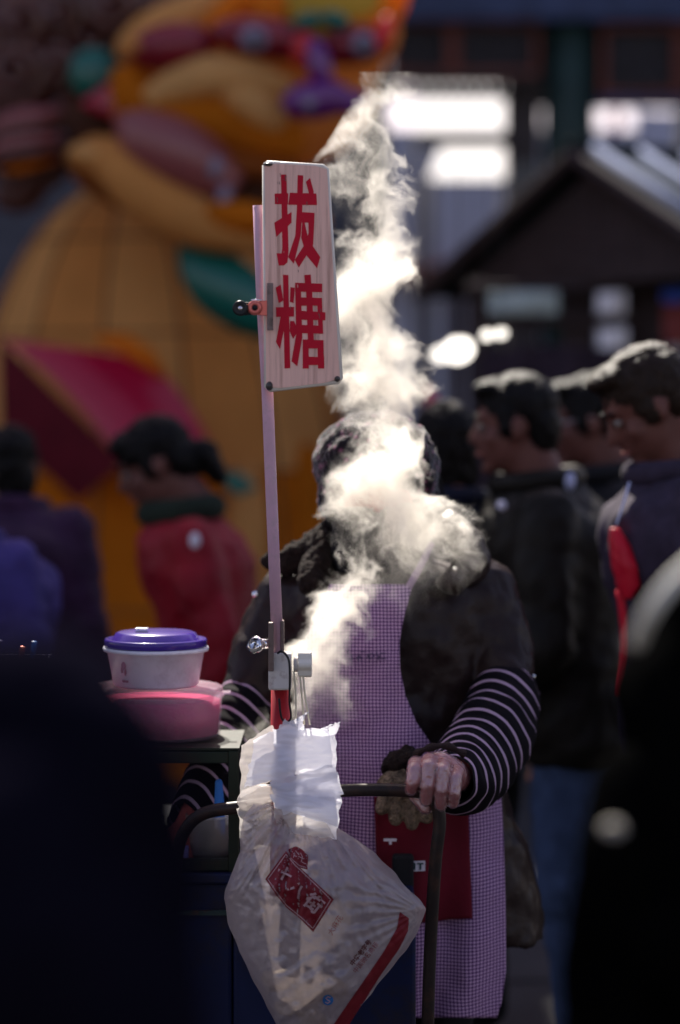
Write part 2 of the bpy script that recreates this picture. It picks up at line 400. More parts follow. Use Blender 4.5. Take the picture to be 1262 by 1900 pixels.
awning(1104, 236, 1140, 266, 19.2, .02, 'tiny white awning beside the big green column', .1, cm='wall_blue')

# --- roofed kiosk (10 m)
K = 10.0
kx = P(1080, HZ, K).x
kiosk = eye_root('kiosk', (kx, K+.8, 0), 'dark market kiosk with a gable front and ribbed blue grey roof', 'kiosk')
apex = P(1082, 292, K); TH = R(36); ur = Vector((math.cos(TH), math.sin(TH), 0)); vr_ = Vector((math.sin(TH), -math.cos(TH), 0))
HWK = .98; drop = .52; le = apex-vr_*HWK+Vector((0, 0, -drop)); re = apex+vr_*HWK+Vector((0, 0, -drop))
gp = lambda t, z: apex+vr_*t+Vector((0, 0, z))+ur*.05
g = G(); g.prism([gp(0, -.05), gp(-HWK+.06, -drop+.0), gp(HWK-.06, -drop+.0)], .03, ur)
gb = g.build('gable_board', M['kiosk'], kiosk)
for i in range(1, 24):
    t = -HWK+.06+(2*HWK-.12)*i/24; top = -.05-(drop-.05)*abs(t)/(HWK-.06)
    if top-.04 > -drop+.03:
        c_ = gp(t, (top-.04-drop)/2)-ur*.008; g = G(); g.box(c_, (.036, .007, (top-.04+drop)/2), Matrix.Rotation(math.atan2(vr_.y, vr_.x), 3, 'Z')); g.build('board', M['kiosk'], gb)
for e in (le, re):
    n = (e-apex).normalized(); up = n.cross(ur); up = up if up.z > 0 else -up
    g = G(); a, b = apex+up*.035-ur*.06, e+up*.035-ur*.06+n*.05; o2 = ur*2.6
    g.add([a, b, b+up*-.04, a+up*-.04, a+o2, b+o2, b+up*-.04+o2, a+up*-.04+o2], [(0, 1, 2, 3), (4, 7, 6, 5), (0, 4, 5, 1), (3, 2, 6, 7), (0, 3, 7, 4), (1, 5, 6, 2)])
    rf = g.build('roof', M['roof_green'], kiosk)
    g = G(); g.tube([a-up*.03, b-up*.03], .036, 8); g.build('verge_board', M['kiosk'], rf)
    for k in range(10):
        o = ur*(.10+k*.26); g = G(); g.tube([a+up*.004+o, b+up*.004+o], .030, 8); g.build('roof_rib', M['roof_blue'], rf, True)
g = G(); g.tube([apex+Vector((0, 0, .045))-ur*.07, apex+Vector((0, 0, .045))+ur*2.55], .03, 10); g.build('ridge_cap', M['roof_green'], kiosk, True)
for (x, w_) in ((888, 17), (1226, 17)):
    for dd in (K+.1, K+1.9):
        g = G(); p = P(x, 0, K); g.bx(p.x-w_*.00223, p.x+w_*.00223, dd, dd+.09, 0, le.z+.02); g.build('post', M['kiosk'], kiosk, bevel=.006)
pb('lintel', 868, 526, 1300, 538, K+.02, K+.12, M['kiosk'], kiosk)
pb('rail', 905, 586, 1210, 606, K+.12, K+.18, M['kiosk'], kiosk)
pb('partition', 1040, 539, 1104, 700, K+.2, K+.24, M['kiosk'], kiosk)
pb('partition', 1168, 539, 1209, 700, K+.2, K+.24, M['kiosk'], kiosk)
pb('counter', 905, 700, 1300, 1180, K+.2, K+.9, M['kiosk'], kiosk)
def good(name, x0, y0, x1, y1, d, m, label, cat, **k):
    a = P(x0, y0, d); b = P(x1, y1, d)
    def f(s, t): return Vector((a.x+(b.x-a.x)*s, d+.012*math.sin(s*9)+.01*math.sin(t*5+s*4), a.z+(b.z-a.z)*t))
    me = grid(14, 8, f); o = link(name, me, m)
    md = o.modifiers.new('thickness', 'SOLIDIFY'); md.thickness = .008
    return tag(o, label, cat)
good('hanging_cloth', 906, 541, 1036, 583, K-.02, M['goods_grey'], 'grey green cloth hung across the kiosk opening above the rail', 'cloth')
good('price_card', 1108, 542, 1162, 584, K-.03, M['goods_white'], 'white card pinned above the rail in the kiosk', 'card')
good('price_card', 1110, 609, 1164, 652, K-.03, M['goods_white'], 'white card hanging below the rail in the kiosk', 'card')
good('banner', 1228, 536, 1290, 561, K-.05, M['goods_blue'], 'bright blue strip hanging at the right edge of the kiosk', 'banner')
good('poster', 1230, 563, 1290, 640, K-.04, M['goods_red'], 'brick red poster beside the kiosk post at the right edge', 'poster')
# plum tarpaulin slung under the roof
def tf(s, t):
    x = 892+(1180-892)*s; y = 700-66*math.sin(math.pi*min(1, s*1.1+.02))**.6*(1-t)
    p = P(x, y, K-.25); p.y += .03*math.sin(s*30)+.3*(1-t)*0; return p
def tf2(s, t):
    x = 892+(1290-892)*s; top = 640+30*abs(s-.35); p = P(x, top+(1000-top)*t, K-.25); p.y += .03*math.sin(s*26+t*3)+.08*t; return p
tag(link('tarpaulin', grid(40, 20, tf2), M['tarp']), 'dark plum tarpaulin hanging below the kiosk opening behind the heads', 'tarpaulin')

# white translucent discs added in place of small out-of-focus glints
def add_glint(px, py, d, r, label):
    c = P(px, py, d); rt = eye_root('glint_disc', (c.x, c.y, c.z-r), label, 'glint', 'white discs added for out-of-focus glints by the kiosk')
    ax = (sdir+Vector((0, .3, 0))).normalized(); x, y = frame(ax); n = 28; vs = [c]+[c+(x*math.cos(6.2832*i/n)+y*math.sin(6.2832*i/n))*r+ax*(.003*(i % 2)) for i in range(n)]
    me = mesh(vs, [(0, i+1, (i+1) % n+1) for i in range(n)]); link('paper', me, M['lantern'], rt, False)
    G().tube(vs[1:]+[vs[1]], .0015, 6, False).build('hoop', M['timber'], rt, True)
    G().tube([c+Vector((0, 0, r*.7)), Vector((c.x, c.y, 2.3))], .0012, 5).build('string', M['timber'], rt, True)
add_glint(850, 650, 7.3, .050, 'larger white disc added for a glint, left of the kiosk post')
add_glint(818, 658, 7.5, .034, 'smaller white disc added for a glint, left of the larger one')
add_glint(904, 622, 7.4, .020, 'small white disc added for a glint, left in the pair below the kiosk eave')
add_glint(930, 619, 7.4, .020, 'small white disc added for a glint, right in the pair below the kiosk eave')

# ------------------------------------------------------------ the lit fabric beast (10 m away)
A = 10.0
M.update(
    ochre=film('ochre_lantern_silk', (.76, .41, .14), 0, .45, gloss=0, scale=6, var=.15),
    tan=film('tan_lantern_silk', (.72, .34, .10), 0, .45, gloss=0, scale=5, var=.2),
    orange=film('orange_brown_silk', (.62, .19, .015), 0, .45, gloss=0, scale=5, var=.2),
    flame=film('orange_silk', (.85, .28, .03), 0, .5, gloss=0, scale=5),
    olive=film('olive_yellow_silk', (.52, .40, .08), 0, .45, gloss=0, scale=5),
    cream=film('cream_tan_silk', (.85, .52, .20), 0, .5, gloss=0, scale=5, var=.25), rust=film('rust_silk', (.34, .10, .025), 0, .45, gloss=0, scale=5, var=.25),
    crimson=film('crimson_silk', (.50, .006, .05), 0, .35, gloss=.05, scale=5),
    scarlet=film('scarlet_silk', (.70, .02, .03), 0, .45, gloss=.05, scale=5),
    magenta=film('magenta_cheek_silk', (.28, .012, .03), 0, .35, gloss=.05, scale=5),
    pink=film('dusty_pink_silk', (.34, .10, .10), 0, .35, gloss=.05, scale=5),
    teal=film('teal_silk', (.008, .16, .12), 0, .35, gloss=.05, scale=5),
    purple=film('purple_silk', (.20, .012, .26), 0, .45, gloss=.08, scale=5),
    mane=film('dark_brown_silk', (.10, .028, .020), 0, .25, gloss=.05, scale=5, var=.3),
    mouth=mat('dark_mouth_lining', (.07, .024, .012), .8), white=mat('white_silk', (.22, .20, .27), .8, var=.03),
    seam=mat('seam_cord', (.16, .08, .03), .7),
)
beast = eye_root('festival_lantern_beast', (P(330, HZ, A).x, A+.6, 0), 'giant stuffed festival lantern beast with ochre body and crimson brows', 'lantern figure')
def Q(px, py, dy=0): return P(px, py, A)+Vector((0, dy, 0))
k_ = A/FPX
def el(name, m, x, y, rx, ry, rd=None, dy=0, rot=0, parent=None, seg=28):
    g = G(); r = Matrix.Rotation(R(rot), 3, 'Y'); g.ell(Q(x, y, dy), (rx*k_, (rd or (rx+ry)/2)*k_, ry*k_), r, seg, 18)
    return g.build(name, m, parent or beast, True)
# body: a dome of silk gores with cord seams
bc = Q(270, 1080, .85); brx, bry, bz0, bz1 = 400*k_, 360*k_, 0.02, CAMZ+(HZ-300)*k_
def bodypt(th, t, off=0):
    """th: angle about the axis (-90 faces the camera), t: 0 at the ground, 1 on top"""
    z = bz0+(bz1-bz0)*math.sin(t*math.pi/2); w_ = math.cos(t*math.pi/2)**.8*(1+.10*math.sin(t*math.pi))
    bul = 1+.028*abs(math.sin(th*5))
    x = bc.x+(brx*bul+off)*w_*math.cos(th)-t*t*.12; y = bc.y+(bry*bul+off)*w_*math.sin(th); return Vector((x, y, z))
NG = 14
for k in range(NG):
    t0 = -math.pi+2*math.pi*k/NG
    for nm, ta, tb, m in (('silk_gore', 0, .335, M['orange']), ('silk_gore', .335, 1, M['ochre'] if k % 2 else M['tan'])):
        link(nm, grid(14, 16, lambda s, t: bodypt(t0+s*2*math.pi/NG, ta+(tb-ta)*t*.995)), m, beast)
for k in range(NG):
    t0 = -math.pi+2*math.pi*k/NG
    g = G(); g.tube([bodypt(t0, t/24*.99, .004) for t in range(25)], .007, 6); g.build('seam', M['seam'], beast, True)
for tt in (.18, .335, .52, .70):
    g = G(); g.tube([bodypt(-math.pi+2*math.pi*i/60, tt, .006) for i in range(61)], .006, 6, False); g.build('seam', M['seam'], beast, True)
# wing-like crimson cape; lit upper and shaded lower face put in as colours
def wingf(s, t):
    a = Q(20, 632, -.34).lerp(Q(285, 668, -.22), s); b = Q(250, 850, -.55).lerp(Q(432, 885, -.3), s)
    p = a.lerp(b, t); p.y -= .10*math.sin(math.pi*s); p.z += .05*math.sin(math.pi*t); return p
link('cape', grid(14, 18, wingf), M['crimson'], beast)
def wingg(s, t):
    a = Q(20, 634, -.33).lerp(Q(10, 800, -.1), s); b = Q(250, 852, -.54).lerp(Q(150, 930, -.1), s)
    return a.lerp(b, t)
link('cape_shade_face', grid(10, 14, wingg), mat('maroon_shade', (.13, .008, .02), .8), beast)  # dark maroon puts the shade of the underside into the colour
g = G(); g.tube([Q(195, 632, -.30), Q(240, 640, -.30), Q(280, 665, -.28), Q(312, 700, -.25)], [.02, .04, .045, .015], 12); g.build('cape_highlight', M['flame'], beast, True)  # orange band painted in for the highlight along the cape edge
g = G(); g.prism([Q(415, 876, -.34), Q(446, 868, -.34), Q(486, 900, -.34), Q(450, 915, -.34), Q(428, 905, -.34)], .05); g.build('cape_tip', M['teal'], beast, bevel=.01)
# teal leaf collar
g = G(); g.tube(curve_pts([Q(352, 440, -.2), Q(385, 500, -.34), Q(430, 545, -.4), Q(500, 590, -.4), Q(560, 590, -.4)], 18), [.02+.11*math.sin(math.pi*i/18)**.8 for i in range(19)], 14); g.build('leaf_collar', M['teal'], beast, True)
# head
hd = G()
hd.ell(Q(470, 150, .25), (235*k_, 200*k_, 165*k_)); hd.ell(Q(560, 60, .1), (185*k_, 170*k_, 110*k_)); hd.ell(Q(345, 250, .1), (95*k_, 120*k_, 95*k_))
head = hd.blob('head', M['tan'], beast, .03, 8, .05, .25)
el('forehead', M['olive'], 610, 35, 120, 75, 90, -.28)
el('forehead', M['ochre'], 330, 62, 120, 50, 90, -.14, -25)
# brow ridge and cheeks
el('cheek', M['magenta'], 335, 120, 76, 42, 50, -.50, -8); el('cheek', M['magenta'], 500, 108, 100, 36, 50, -.54, 8)
el('cheek_spot', M['tan'], 274, 126, 10, 12, 10, -.62)
el('cheek', M['magenta'], 655, 118, 66, 34, 40, -.52, -6)
e = el('eye', M['white'], 482, 116, 25, 22, 20, -.64); e2 = el('pupil', M['iris'], 486, 118, 9, 9, 6, -.70, parent=e)
e = el('eye', M['white'], 672, 124, 22, 20, 20, -.62); el('pupil', M['iris'], 676, 126, 8, 8, 6, -.68, parent=e)
el('eye_corner', M['scarlet'], 706, 104, 16, 34, 20, -.60, 20)
for x, y, rr in ((575, 84, -18), (622, 82, 18)): el('eyebrow', M['teal'], x, y, 27, 16, 22, -.62, rr)
for pts, r in (([(410, 95), (440, 40), (500, 20), (545, 60)], .07), ([(640, 80), (700, 70), (735, 20), (728, -40)], .07)):
    g = G(); g.tube(curve_pts([Q(x, y, -.38) for x, y in pts], 16), [r*(1-.5*i/16) for i in range(17)], 12); g.build('brow_flame', M['flame'], beast, True)
el('flame_spot', M['flame'], 505, 42, 34, 38, 25, -.42)
# muzzle: rolls of silk
for pts, r0, m in (([(290, 215), (340, 190), (400, 172), (480, 176), (545, 196)], .085, 'cream'), ([(250, 150), (268, 200), (330, 232), (430, 245), (520, 275), (560, 300)], .13, 'orange'),
                   ([(420, 195), (455, 205), (500, 235), (530, 262)], .075, 'cream'), ([(262, 215), (300, 262), (380, 300), (450, 320), (540, 330)], .08, 'rust')):
    g = G(); g.tube(curve_pts([Q(x, y, -.42-(.10 if m == 'cream' else 0)) for x, y in pts], 20), [r0*(.45+.55*math.sin(math.pi*i/20)) for i in range(21)], 14); g.build('muzzle_roll', M[m], beast, True)
g = G(); g.ell(Q(400, 330, -.18), (190*k_, 60*k_, 100*k_), Matrix.Rotation(R(22), 3, 'Y')); g.build('mouth', M['mouth'], beast, True)
g = G(); g.tube(curve_pts([Q(255, 235, -.36), Q(300, 275, -.44), Q(370, 320, -.46), Q(440, 370, -.42)], 16), [.08+.07*math.sin(math.pi*i/16) for i in range(17)], 14); g.build('tongue', M['pink'], beast, True)
el('lip_fold', M['flame'], 240, 262, 14, 52, 30, -.30, -12)
for x, y in ((412, 335), (428, 385)): el('tooth', M['white'], x, y, 12, 20, 12, -.56, 10)
g = G(); g.tube(curve_pts([Q(150, 300, -.2), Q(215, 310, -.38), Q(290, 380, -.48), Q(380, 430, -.5), Q(500, 450, -.5), Q(600, 420, -.42)], 26), [.05+.06*math.sin(math.pi*min(1, i/24)) for i in range(27)], 14); g.build('lower_jaw', M['tan'], beast, True)
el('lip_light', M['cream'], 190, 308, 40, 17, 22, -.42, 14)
el('neck_roll', M['rust'], 250, 365, 120, 36, 60, -.18, 22)
el('chin_roll', M['orange'], 470, 425, 80, 30, 40, -.56, 8)
# nose
el('nose_bridge', M['scarlet'], 566, 134, 20, 32, 25, -.66, 12); el('nose_bridge', M['purple'], 594, 160, 22, 46, 25, -.68, -14)
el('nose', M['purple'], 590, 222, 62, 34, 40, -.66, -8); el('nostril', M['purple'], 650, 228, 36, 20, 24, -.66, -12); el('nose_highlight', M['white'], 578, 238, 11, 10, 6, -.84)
# ear: teal and crimson lobes on a black ruff
el('ruff', M['mouth'], 178, 225, 62, 75, 40, .02); e = el('ear', M['teal'], 182, 146, 46, 48, 28, -.16, -10)
g = G(); g.prism([Q(155, 205, -.24), Q(243, 140, -.24), Q(252, 215, -.24), Q(215, 232, -.24)], .12); g.build('ear_lobe', M['crimson'], e, bevel=.03)
# mane curls
random.seed(7)
for i, (x, y, r) in enumerate([(40, 40, 60), (110, 20, 55), (175, 60, 50), (30, 130, 62), (95, 120, 48), (20, 215, 55), (210, 10, 55), (250, 70, 40), (120, 190, 36), (75, 290, 52), (30, 330, 45), (300, 5, 50), (-40, 70, 60), (-50, 260, 70)]):
    g = G(); n = 34; dy = .05+.06*(i % 3)
    g.tube([Q(x, y, dy)+Vector((r*k_*(1-.85*t/n)*math.cos(t*.36+i), -.02*t/n*6, r*k_*(1-.85*t/n)*math.sin(t*.36+i))) for t in range(n+1)], [.05*(1-.4*t/n) for t in range(n+1)], 10)
    g.ell(Q(x, y, dy+.06), (r*.8*k_, .07, r*.8*k_)); g.build('mane_curl', M['mane'], beast, True)
for i in range(4):
    g = G(); g.tube(curve_pts([Q(-10, 250+i*22, -.2), Q(50, 235+i*20, -.26), Q(125, 215+i*26, -.2)], 12), [.012+.03*math.sin(math.pi*j/12) for j in range(13)], 10); g.build('whisker', M['pink'] if i % 2 == 0 else M['mane'], beast, True)
g = G(); g.tube(curve_pts([Q(-20, 300, -.1), Q(40, 322, -.2), Q(110, 300, -.15)], 12), .02, 10); g.build('whisker', M['flame'], beast, True)
el('haunch', M['orange'], 560, 1150, 80, 330, 90, .4); el('paw', M['ochre'], 455, 1310, 70, 160, 80, .1)
el('haunch', M['ochre'], 456, 1010, 44, 150, 50, .12)

# ------------------------------------------------------------ people
M.update(
    leather=mat('olive_brown_leather', (.013, .011, .008), .5, var=.25, bump=.4, bscale=14, spec=.12),
    plaid=mat('grey_violet_wool', (.035, .026, .045), .9, var=.35, vscale=24),
    red_down=mat('crimson_quilted_nylon', (.26, .005, .014), .6, spec=.25, var=.2, bump=.4, bscale=14),
    plum=mat('dark_plum_quilted_nylon', (.035, .012, .038), .7, spec=.2, var=.3, bump=.3, bscale=14),
    violet=mat('blue_violet_nylon', (.045, .032, .15), .7, spec=.2, var=.25, bump=.4, bscale=12),
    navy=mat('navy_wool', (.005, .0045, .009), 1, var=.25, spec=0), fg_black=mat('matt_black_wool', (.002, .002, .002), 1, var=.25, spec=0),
    fur=mat('dark_green_pile', (.02, .03, .02), .95, bump=1, bscale=160), trouser=mat('black_trousers', (.006, .006, .007), .9, spec=.2),
    dullcream=mat('dull_cream_trim', (.30, .28, .24), .9), cream=mat('cream_sun_rim', (.72, .70, .60), .8, var=.06), redbag=mat('bright_red_nylon', (.55, .01, .03), .45, var=.1),
    patch=mat('white_badge', (.7, .68, .75), .7, var=.03), metal=mat('brushed_steel', (.6, .6, .62), .25, metal=1, var=.05),
    shirt=mat('pale_blue_shirt', (.42, .45, .62), .8), navy2=mat('navy_nylon', (.006, .008, .02), .7, spec=.2, var=.3, bump=.3, bscale=14),
)
def head_shapes(g, c, f, up, s=1.0):
    """cranium, jaw, nose, ears, brow and chin about the head's centre c; f looks ahead"""
    r = f.cross(up).normalized(); rot = Matrix((r, f, up)).transposed()
    def q(x, y, z): return c+(r*x+f*y+up*z)*s
    g.ell(q(0, -.012, .03), (.076*s, .096*s, .088*s), rot); g.ell(q(0, .022, -.035), (.062*s, .068*s, .082*s), rot)
    g.cap(q(0, .085, .012), .011*s, q(0, .104, -.022), .015*s); g.ell(q(0, .078, -.095), (.024*s, .018*s, .018*s), rot)
    g.cap(q(-.035, .078, .028), .010*s, q(.035, .078, .028), .010*s); g.ell(q(0, .088, -.056), (.024*s, .010*s, .010*s), rot)
    for k in (-1, 1):
        g.ell(q(.078*k, -.004, -.008), (.009*s, .018*s, .031*s), rot); g.ell(q(.044*k, .06, -.022), (.022*s, .02*s, .022*s), rot)
    g.cap(q(0, -.03, -.05), .055*s, q(0, -.055, -.15), .056*s)
    return q, rot, r
def face_parts(q, rot, s, parent, mouth=True):
    for k in (-1, 1):
        e = G().ell(q(.031*k, .080, .008), (.0135*s, .010*s, .009*s), rot, 14, 10).build('eye', M['eye'], parent, True)
        G().ell(q(.031*k, .0875, .008), (.006*s, .004*s, .006*s), rot, 10, 8).build('iris', M['iris'], e, True)
        G().tube([q(.018*k, .089, .030), q(.034*k, .090, .035), q(.050*k, .078, .030)], [.003*s, .004*s, .002*s], 6).build('eyebrow', M['hair'], parent, True)
    if mouth: G().tube([q(-.023, .088, -.060), q(-.01, .096, -.057), q(0, .097, -.058), q(.01, .096, -.057), q(.023, .088, -.060)], [.002*s, .0045*s, .005*s, .0045*s, .002*s], 8).build('lips', M['lip'], parent, True)
def hand_shapes(g, wrist, d, n, s=1.0, curl=.5, side=1):
    """palm along d, back of the hand towards n; five separate bent fingers"""
    d = d.normalized(); n = (n-d*n.dot(d)).normalized(); w = d.cross(n)*side
    p = wrist+d*.05*s; g.cap(wrist, .024*s, wrist+d*.03*s, .026*s)
    for i in range(4):
        o = (i-1.5)*.0195*s; L_ = (.070, .078, .073, .058)[i]*s; a = wrist+d*.035*s+w*o*.8; k = wrist+d*(.088-.004*abs(i-1.2))*s+w*o
        g.cap(a, .0125*s, k, .0112*s); t = k; dd = d.copy()
        for j, fr in enumerate((.45, .32, .23)):
            dd = (dd-n*curl*(.55+.35*j)).normalized(); e = t+dd*L_*fr; g.cap(t, (.0100-.0009*j)*s, e, (.0094-.0009*j)*s); t = e
    a = wrist+d*.02*s-w*.022*s; b = a+(d*.7-w*.75-n*.2).normalized()*.042*s; c = b+(d-w*.25-n*.4).normalized()*.032*s
    g.cap(a, .016*s, b, .0125*s); g.cap(b, .0122*s, c, .0105*s); g.cap(c, .0105*s, c+(d-n*.5).normalized()*.022*s, .0088*s)

def human(X, Y, H, yaw, label, coat, pants, hair='short', hm='hair', skin='skin', lean=0., nod=0., turn=0., arms=None, bulk=1., hem=.47, group='passers-by behind the vendor', collar=None, scale_head=1.):
    f = Vector((math.cos(R(yaw)), math.sin(R(yaw)), 0)); sd = Vector((-f.y, f.x, 0)); up = Vector((0, 0, 1)); O = Vector((X, Y, 0))
    def L(x, y, z): return O+f*(x*H+lean*max(0, z-.5)*H)+sd*y*H+up*z*H
    rt = eye_root('person', (X, Y, 0), label, 'person', group)
    hf = Vector((math.cos(R(yaw+turn)), math.sin(R(yaw+turn)), 0)); hf = (hf*math.cos(R(nod))-up*math.sin(R(nod))).normalized(); hr = hf.cross(up).normalized(); hu = hr.cross(hf)
    hc = L(.02+.03*math.sin(R(nod)), 0, .93)
    b = G(); s = H/1.72*scale_head; q, rot, r = head_shapes(b, hc, hf, hu, s)
    b.cap(L(-.01, 0, .83), .055*H/1.7, hc-hu*.06*s, .052*H/1.7)
    b.loft([(L(0, 0, z), rx*H*0+rx*H*(abs(sd.x)+.62*abs(sd.y)), rx*H*(abs(sd.y)+.62*abs(sd.x))) for z, rx in ((.49, .085), (.55, .088), (.63, .078), (.72, .09), (.79, .10), (.825, .07))])
    A_ = arms or [None, None]; jt = []
    for k, a in zip((1, -1), A_):
        sh = L(0, .112*k, .80); el_, ha = (L(-.01, .150*k, .63), L(.035, .155*k, .49)) if a is None else (L(*a[0]), L(*a[1]))
        b.cap(sh, .030*H, el_, .024*H); b.cap(el_, .024*H, ha, .016*H); hand_shapes(b, ha, ha-el_, sd*k if a is None else up, s, .35, k); jt.append((sh, el_, ha))
    for k in (1, -1):
        hp = L(0, .052*k, .5); kn = L(.012, .056*k, .27); an = L(-.005, .058*k, .045)
        b.cap(hp, .052*H, kn, .033*H); b.cap(kn, .033*H, an, .021*H); b.cap(L(.0, .058*k, .025), .02*H, L(.08, .062*k, .016), .016*H)
    body = b.blob('body', M[skin], rt, .0095, 3)
    face_parts(q, rot, s, rt)
    c = G(); B = bulk
    zs = [(hem, .115), (.50, .118), (.56, .112), (.63, .106), (.70, .113), (.76, .123), (.80, .112), (.835, .075), (.855, .052)]
    c.loft([(L(0, 0, z), B*rx*H*(abs(sd.x)+.74*abs(sd.y)), B*rx*H*(abs(sd.y)+.74*abs(sd.x))) for z, rx in zs])
    for (sh, el_, ha) in jt: c.cap(sh, .044*H*B, el_, .038*H*B); c.cap(el_, .038*H*B, el_.lerp(ha, .93), .028*H*B)
    coat_o = c.blob('coat', M[coat], rt, .013, 6, .03*B, .09, wr2=.006, w2=.03)
    cl = G(); cc = L(.005, 0, .852)
    cl.tube([cc+(f*math.cos(a)*.9+sd*math.sin(a))*.062*H+up*(.006*math.cos(a)*-H) for a in [2*math.pi*i/18 for i in range(19)]], .024*H if collar else .016*H, 10, False)
    cl.build('collar', M[collar or coat], coat_o, True)
    t = G()
    for k in (1, -1): t.cap(L(0, .052*k, .49), .072*H, L(.012, .056*k, .27), .052*H); t.cap(L(.012, .056*k, .27), .045*H, L(-.005, .058*k, .07), .038*H)
    t.blob('trousers', M[pants], rt, .014, 4, .02, .08)
    for k in (1, -1): G().cap(L(-.01, .058*k, .024), .026*H, L(.09, .062*k, .019), .022*H).build('shoe', M['shoe'], rt, True)
    h = G()
    h.ell(q(0, -.020, .044), (.083*s, .100*s, .087*s), rot); [h.ell(q(.070*k, .012, .01), (.014*s, .030*s, .045*s), rot) for k in (1, -1)]; h.ell(q(0, -.06, -.005), (.074*s, .058*s, .082*s), rot)
    if hair == 'short': h.ell(q(0, .045, .098), (.062*s, .045*s, .026*s), rot)
    if hair == 'fringe': h.ell(q(0, .04, .085), (.070*s, .052*s, .040*s), rot); [h.ell(q(.078*k, .018, -.02), (.014*s, .03*s, .05*s), rot) for k in (1, -1)]
    if hair == 'tail': h.ell(q(0, .05, .085), (.066*s, .042*s, .034*s), rot); h.cap(q(0, -.07, .0), .034*s, q(0, -.13, -.03), .040*s); h.cap(q(0, -.13, -.03), .042*s, q(0, -.14, -.10), .026*s); h.ell(q(0, .02, .05), (.080*s, .066*s, .062*s), rot)
    if hair == 'bob': h.ell(q(0, -.03, -.05), (.088*s, .08*s, .10*s), rot)
    h.blob('hair', M[hm], rt, .007, 2, .014, .03, wr2=.010, w2=.008)
    return rt, L, q, rot, s, coat_o

r1, L1, q1, rot1, s1, c1 = human(P(1075, 0, 5.75).x, 5.75, 1.665, 176, 'man in profile in an olive brown leather jacket and jeans right behind the vendor', 'leather', 'jeans', 'short', lean=.16, nod=8, skin='skin_dark', bulk=1.12, hem=.455, arms=[((.03, .150, .63), (.14, .13, .56)), ((.03, -.150, .63), (.14, -.13, .56))])
G().ell(P(1058, 893, 5.62), (.014, .012, .024)).blob('shoulder_patch', M['shirt'], c1, .006, 3)
G().ell(P(931, 938, 5.55), (.012, .008, .012)).build('badge', M['patch'], c1, True)
G().box(P(1133, 1452, 5.66), (.022, .008, .06)).build('phone', M['navy2'], r1, bevel=.004)
G().box(P(1133, 1428, 5.655), (.022, .010, .006)).build('phone_glint', M['patch'], r1, bevel=.002)  # white strip painted in for the glint on the phone's top edge
r2, L2, q2, rot2, s2, c2 = human(P(1318, 0, 5.15).x, 5.15, 1.715, 186, 'man in a grey violet wool jacket looking down at the right edge', 'plaid', 'trouser', 'short', 'hair2', lean=.10, nod=32, skin='skin_dark', bulk=1.1)
G().tube(curve_pts([P(1168, 895, 4.93), P(1155, 940, 4.9), P(1143, 975, 4.9)], 8), .0025, 8).build('collar_rim_light', M['shirt'], c2, True)  # pale tube put in for the rim light on his collar
r3, L3, q3, rot3, s3, c3 = human(P(1180, 0, 6.3).x, 6.3, 1.67, 180, 'person wearing glasses half hidden between the two men on the right', 'black', 'trouser', 'short', lean=.12, nod=10, skin='skin_dark')
gl = G()
for k in (-1, 1): gl.tube([q3(.032*k+.02*math.cos(a), .100, .006+.017*math.sin(a)) for a in [2*math.pi*i/20 for i in range(21)]], .0018, 6, False); gl.tube([q3(.052*k, .100, .01), q3(.082*k, -.01, .012)], .0018, 6)
gl.build('glasses', M['metal'], r3, True)
r4, L4, q4, rot4, s4, c4 = human(P(424, 0, 6.5).x, 6.5, 1.545, 184, 'woman with a ponytail in a crimson quilted jacket looking down', 'red_down', 'trouser', 'tail', skin='skin_dark', lean=.22, nod=26, bulk=1.04, hem=.42, collar='fur', scale_head=1.12)
G().ell(P(362, 1003, 6.17), (.014, .008, .020)).build('badge', M['patch'], c4, True)
r5, L5, q5, rot5, s5, c5 = human(P(18, 0, 7.0).x, 7.0, 1.535, 80, 'person seen from behind in a dark plum quilted jacket at the left edge', 'plum', 'trouser', 'bob', bulk=1.2, hem=.42)
r6, L6, q6, rot6, s6, c6 = human(P(-78, 0, 5.9).x, 5.9, 1.50, 60, 'person in a blue violet jacket cut off by the left edge', 'violet', 'trouser', 'bob', bulk=1.12)
r7, L7, q7, rot7, s7, c7 = human(P(826, 0, 6.0).x, 6.0, 1.60, 95, 'dark haired person in navy hidden behind the vendor and the man in leather', 'navy2', 'trouser', 'bob', nod=4, turn=10)
# red carrier bag at the elbow of the man on the right
rb = eye_root('carrier_bag', P(1158, 1110, 5.0), 'bright red bag hanging on long red handles between the two men', 'bag')
G().loft([(P(1162, 1112, 5.0), .012, .02), (P(1166, 1085, 5.0), .026, .03), (P(1162, 1050, 5.0), .030, .035), (P(1150, 1010, 5.0), .022, .03), (P(1140, 978, 5.0), .010, .012)]).blob('pouch', M['redbag'], rb, .005, 4, .006, .03)
G().tube(curve_pts([P(1150, 1095, 5.0), P(1158, 1160, 5.0), P(1160, 1220, 5.0), P(1152, 1290, 5.0)], 12), .009, 8).build('strap', M['redbag'], rb, True)
# red pennant
pn = eye_root('pennant', (P(780, 0, 7.4).x, 7.4, 0), 'red triangular pennant on a thin pole behind the vendor\'s hat', 'pennant')
def pf(s, t):
    a = P(785, 705, 7.4).lerp(P(868, 802, 7.4), s); b = P(785, 705, 7.4).lerp(P(790, 812, 7.4), s); p = a.lerp(b, t); p.y += .02*math.sin(s*8); return p
link('flag', grid(14, 8, pf), film('red_flag', (.45, .02, .05), 0, .4), pn); G().cyl(P(785, 700, 7.4)*1, Vector((P(785, 0, 7.4).x, 7.4, 0)), .008).build('pole', M['timber'], pn, True)

